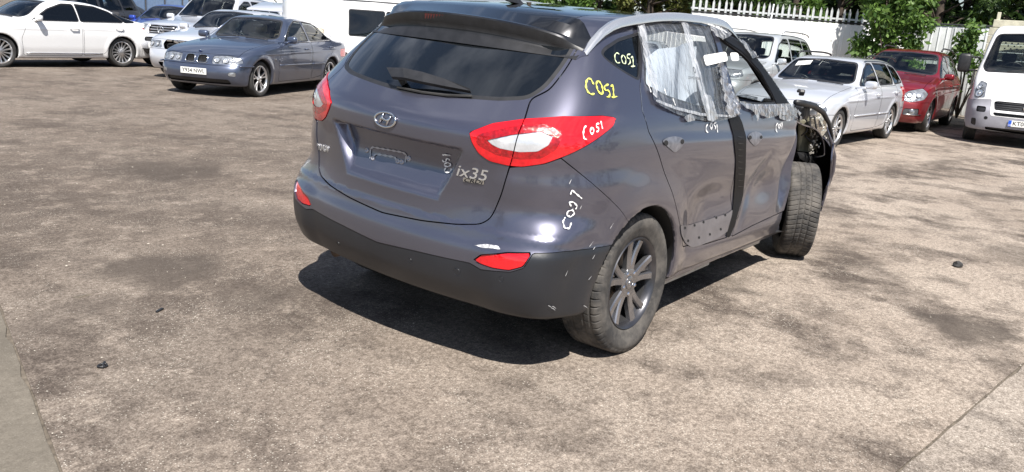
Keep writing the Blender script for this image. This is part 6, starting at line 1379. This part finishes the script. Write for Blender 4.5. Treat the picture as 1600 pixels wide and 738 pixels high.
cs = [np.array([rg.normal()*.18, rg.uniform(-1.15, .95)*(1-.25*abs(z-2.3)), z]) for z in np.linspace(.9, 3.9, 34)]
shrub(D(1392, 25.2), cs, [.36]*34, LEAF_M, 'tall bright green shrub climbing over the wall between the pales and the boards', 7000, .17, 5)
cs = [np.array([rg.normal()*.1, rg.uniform(-.5, .5), z]) for z in np.linspace(.8, 2.3, 14)]
shrub(D(1518, 24.6), cs, [.26]*14, LEAF_M, 'small leafy climber on the boards beside the van mirror', 1500, .15, 6)
cs = [np.array([rg.normal()*.1, rg.uniform(-.25, .25), z]) for z in np.linspace(.3, 3.4, 16)]
shrub(D(505, 30), cs, [.24]*16, LEAF_M, 'narrow ivy column on the white wall left of the white van', 2200, .14, 7)

# ------------------------------------------------------------------ white van beyond the slate blue saloon
o0 = D(572, 19.6); av = R_(-38); e = empty('panel_van', 'white van with a two-pane side window, beyond the slate blue saloon', 'van', (o0[0], o0[1], 0), av)
S = dict(W=1.0, xm=1.0, zb=.25, R=.34, Rr=.2, tw=.215, wheels=(0, 3.3), belt=1.1, wheel='steel', tail_x=-1.3, nose_x=4.1, kt=.16, ke=.14, cf=.16, cr=.03, crown=.035, crease=0,
   top=[(-1.3, 2.42), (0, 2.5), (2.2, 2.45), (2.7, 2.25), (3.4, 1.38), (3.7, 1.2), (4.1, 1.0)], cowl=3.42, inset=[(.2, .06), (.4, .01), (.7, 0), (1.1, .012), (1.6, .06), (2.2, .15), (2.5, .2)], width=[(-1.4, .98), (0, 1.0), (3.0, 1.0), (3.7, .93), (4.1, .84)],
   nose=[(.2, 3.95), (.5, 4.08), (.8, 4.08), (1.1, 3.95), (1.4, 3.4)], tail=[(.2, -1.28), (1, -1.3), (2.5, -1.25)], screen=[(-.1, 1.42), (.8, 1.38), (.74, 2.12), (-.1, 2.2)],
   sidewin=[G((1.42, 1.10), (.98, 1.10), (.98, 1.66), (1.42, 1.66)), G((.94, 1.10), (.16, 1.10), (.16, 1.66), (.94, 1.66)), G((3.1, 1.2), (2.35, 1.2), (2.4, 1.9), (2.6, 1.9), (3.05, 1.5))], doors=[G((1.55, .3), (.05, .3), (.05, 2.2), (1.55, 2.2)), G((3.2, .3), (1.75, .3), (1.75, 2.1), (2.6, 2.0), (3.25, 1.3))])
bpy.data.objects.remove(e); S['glassmat'] = M['privacy']
e, F, side = build_car(S, 'panel_van', 'white van with a two-pane side window, beyond the slate blue saloon', 'van', P_WHITE, (o0[0]-.5, o0[1]+.35), av, h=.045)
q = MB(); q.box((-1.0, .4, 1.4), (.6, .5, .5), bev=.1); q.build('seat', M['seat_dark'], e)
b = MB(); b.tube([(x, -(np_side(S, side, x, 1.86)+.004), 1.86) for x in np.linspace(-1.1, 2.6, 12)], .014, 5); b.build('rain_gutter', M['trim_grey'], e, smooth=True)
# blue-grey lorry body behind the dark cars
p = D(196, 33.5); e = empty('box_lorry', 'pale blue box lorry standing behind the dark hatchback at upper left', 'lorry', p, R_(35)); q = MB(); q.box((0, 0, 1.9), (5.5, 2.4, 2.6), bev=.03); q.build('box_body', mat('pale_blue_paint', (.20, .33, .55), .45, noise=.08), e)
for k in range(4):
    q = MB(); q.box((-2.2+1.45*k, -1.215, 1.9), (.05, .03, 2.5)); q.build('rib', M['trim_grey'], e)
q = MB(); q.box((3.6, 0, 1.5), (1.5, 2.1, 2.0), bev=.15); q.build('cab', M['trim_grey'], e)
q = MB(); q.box((.4, 0, .5), (6.5, .8, .2)); q.build('chassis', M['trim'], e)
for x in (-1.6, 3.6):
    for sd in (1, -1): make_wheel(.42, .26, .25, 'steel', e, (x, sd*1.0, .42), sd, n=24)

# ------------------------------------------------------------------ white tipper van at the right edge
S = dict(W=1.0, xm=2.4, zb=.24, R=.34, Rr=.2, tw=.215, wheels=(3.45,), belt=1.1, wheel='steel', tail_x=1.7, nose_x=4.42, kt=.20, ke=.22, cf=.16, cr=.02, crown=.035, arch=.05, crease=0, nk=(.14, .16),
   top=[(1.6, 2.18), (2.2, 2.24), (2.75, 2.24), (3.0, 2.16), (3.72, 1.36), (3.95, 1.24), (4.2, 1.13), (4.42, .95)], inset=[(.2, .07), (.32, .02), (.5, .0), (.75, 0), (.95, .02), (1.2, .03), (1.6, .10), (2.1, .2), (2.3, .28)],
   width=[(1.6, .99), (3.0, 1.0), (3.6, .99), (4.0, .94), (4.35, .84)], nose=[(.2, 4.28), (.32, 4.40), (.5, 4.42), (.64, 4.41), (.72, 4.34), (.95, 4.26), (1.12, 4.12), (1.3, 3.9)], tail=[(.2, 1.72), (1, 1.7), (2.3, 1.75)],
   screen=[(-.1, 1.36), (.80, 1.33), (.86, 1.42), (.74, 2.0), (.68, 2.05), (-.1, 2.10)], rearscreen=[(-.1, 1.3), (.7, 1.3), (.66, 1.95), (-.1, 1.95)],
   sidewin=[G((3.45, 1.22), (2.05, 1.2), (2.1, 1.98), (2.75, 1.98), (3.0, 1.88))], doors=[G((3.55, .62), (3.2, .75), (2.9, .5), (2.75, .3), (2.0, .3), (1.98, 1.18), (3.5, 1.2))], fbump=(3.2, .0), cowl=3.74, mirror=None,
   cabin=cab([(2.55, .5, .5), (2.55, -.5, .5)], .75, 3.35, 1.32, (2.95, 1.95)))
S.pop('mirror'); S['fbump'] = None; S['cabin']['seats'] = [(2.5, .5, .5), (2.5, -.45, .5)]
S['front'] = [('grille', G((-.1, .66), (.52, .66), (.55, .80), (.50, .82), (-.1, .82)), M['trim'], .03, False), ('lower_grille', G((-.1, .56), (.50, .56), (.54, .615), (-.1, .615)), M['trim'], .03, False),
   ('headlight', G((.72, .86), (.99, .84), (1.04, .95), (.92, 1.16), (.74, 1.12)), M['clear_lens'], .003, True),
   ('bumper_slot', G((.66, .60), (.86, .60), (.86, .70), (.66, .70)), M['trim'], .02, True), ('fog_lamp_blank', G((.80, .34), (.95, .36), (.96, .47), (.82, .47)), M['trim'], .006, True), ('tow_cover', G((.60, .47), (.66, .47), (.66, .53), (.60, .53)), M['trim'], .01, True),
   ('lower_intake', G((-.1, .27), (.60, .29), (.62, .34), (-.1, .34)), M['trim'], .03, False),
   ('front_bumper', G((-.1, .1), (1.6, .1), (1.6, .80), (1.1, .80), (.60, .84), (.585, .60), (.565, .545), (-.1, .54)), mat('grey_bumper_plastic', (.30, .30, .335), .5, noise=.12, nscale=7, bump=.05), 0, False)]
loc, a = place((14.74, -.09), 187, 3.45, -.92)
e, F, side = build_car(S, 'tipper_van', 'white tipper van with black door mirror and grey bumper at the right edge', 'van', P_WHITE, loc, a, 'cars parked on the right', h=.03)
for k in range(4):
    z = .685+.036*k; b = MB(); b.tube([(front_x(F, y, z, 3.9, 4.5)-.010, y, z) for y in np.linspace(-.5, .5, 9)], .007, 6); b.build('grille_bar', M['trim_grey'], e, smooth=True)
b = MB(); b.lathe_y([(.075, 0), (.075, .012), (.062, .018), (.001, .018)], n=24); o = b.build('badge', M['chrome'], e, angle=40); o.location = (front_x(F, 0, .735, 3.9, 4.5)+.0, 0, .735); o.rotation_euler = (0, 0, R_(-90))
lamps(e, F, [(.82, .93, .07), (.84, 1.04, .05)], 3.6, 4.5); number_plate(e, 'KT06 FZB', (front_x(F, 0, .45, 3.9, 4.5)+.012, 0, .45), math.pi/2, euro=True)
for sd in (1, -1):
    yv = np_side(S, side, 3.25, 1.3); b = MB(); b.box((3.30, sd*(yv+.24), 1.46), (.13, .22, .36), bev=.05); mo = b.build('door_mirror', M['trim'], e, angle=60)
    b = MB(); b.box((3.23, sd*(yv+.24), 1.50), (.006, .18, .24)); b.build('mirror_glass', M['chrome'], mo)
    b = MB(); b.box((3.30, sd*(yv+.07), 1.58), (.05, .2, .035), bev=.01); b.box((3.30, sd*(yv+.07), 1.33), (.05, .2, .035), bev=.01); b.build('mirror_arm', M['trim'], mo)
# perforated bulkhead, seen through the windscreen
for sy in (-1, 1):
    q = MB()
    for i in range(9):
        for j in range(7):
            if (i+j) % 2 == 0: q.box((1.86, sy*.35+(i-4)*.055, 1.58+j*.055), (.01, .03, .03))
    q.build('bulkhead_mesh', M['white'], e)
WOODP = mat('weathered_board', (.46, .44, .34), .8, noise=.25, nscale=8)
q = MB(); q.box((0, 0, .62), (6.0, .75, .16)); q.build('chassis', M['trim'], e).location = (1.2, 0, 0)
q = MB(); q.box((-.35, 0, .86), (3.9, 2.06, .08), bev=.01); q.build('tipper_floor', M['trim_grey'], e)
for sy in (-1, 1):
    for k in range(3): q = MB(); q.box((-.35, sy*1.04, .99+.135*k), (3.9, .035, .125), bev=.006); q.build('side_board', WOODP, e)
for k in range(3): q = MB(); q.box((-2.30, 0, .99+.135*k), (.035, 2.04, .125), bev=.006); q.build('tail_board', WOODP, e)
for k in range(9): q = MB(); q.box((1.58, 0, .98+.165*k), (.045, 1.85-.10*(k > 7), .155), bev=.008); q.build('head_board', WOODP, e)
for sy in (-1, 1): q = MB(); q.box((1.55, sy*.80, 1.70), (.07, .07, 1.66), bev=.008); q.build('headboard_post', WOODP, e)
for sd in (1, -1): make_wheel(.34, .2, .215, 'steel', e, (0, sd*.86, .34), sd)

# ------------------------------------------------------------------ what stands behind the camera and shows only in the paintwork
for i, (x, y, h, m_) in enumerate([(-14, -24, 9, LEAF_D), (-7, -27, 10, LEAF_M), (1, -26, 9, LEAF_D), (9, -27, 10, LEAF_D), (17, -26, 9, LEAF_M), (25, -24, 10, LEAF_D), (-22, -14, 8, LEAF_M), (-25, 2, 8, LEAF_D)]):
    tree((x, y, 0), h, 3.6, ['broad tree far behind the camera at its left', 'broad tree behind the camera, left of centre', 'broad tree straight behind the damaged car, south side', 'broad tree behind the red car, at the near side of the yard', 'broad tree at the near side of the yard by the van', 'broad tree at the right hand end of the near side row', 'broad tree by itself behind the camera', 'broad tree west of the smooth concrete strip'][i], m_, 120+i, n=3000, s=.45, low=1.0, group='trees at the near side of the yard')
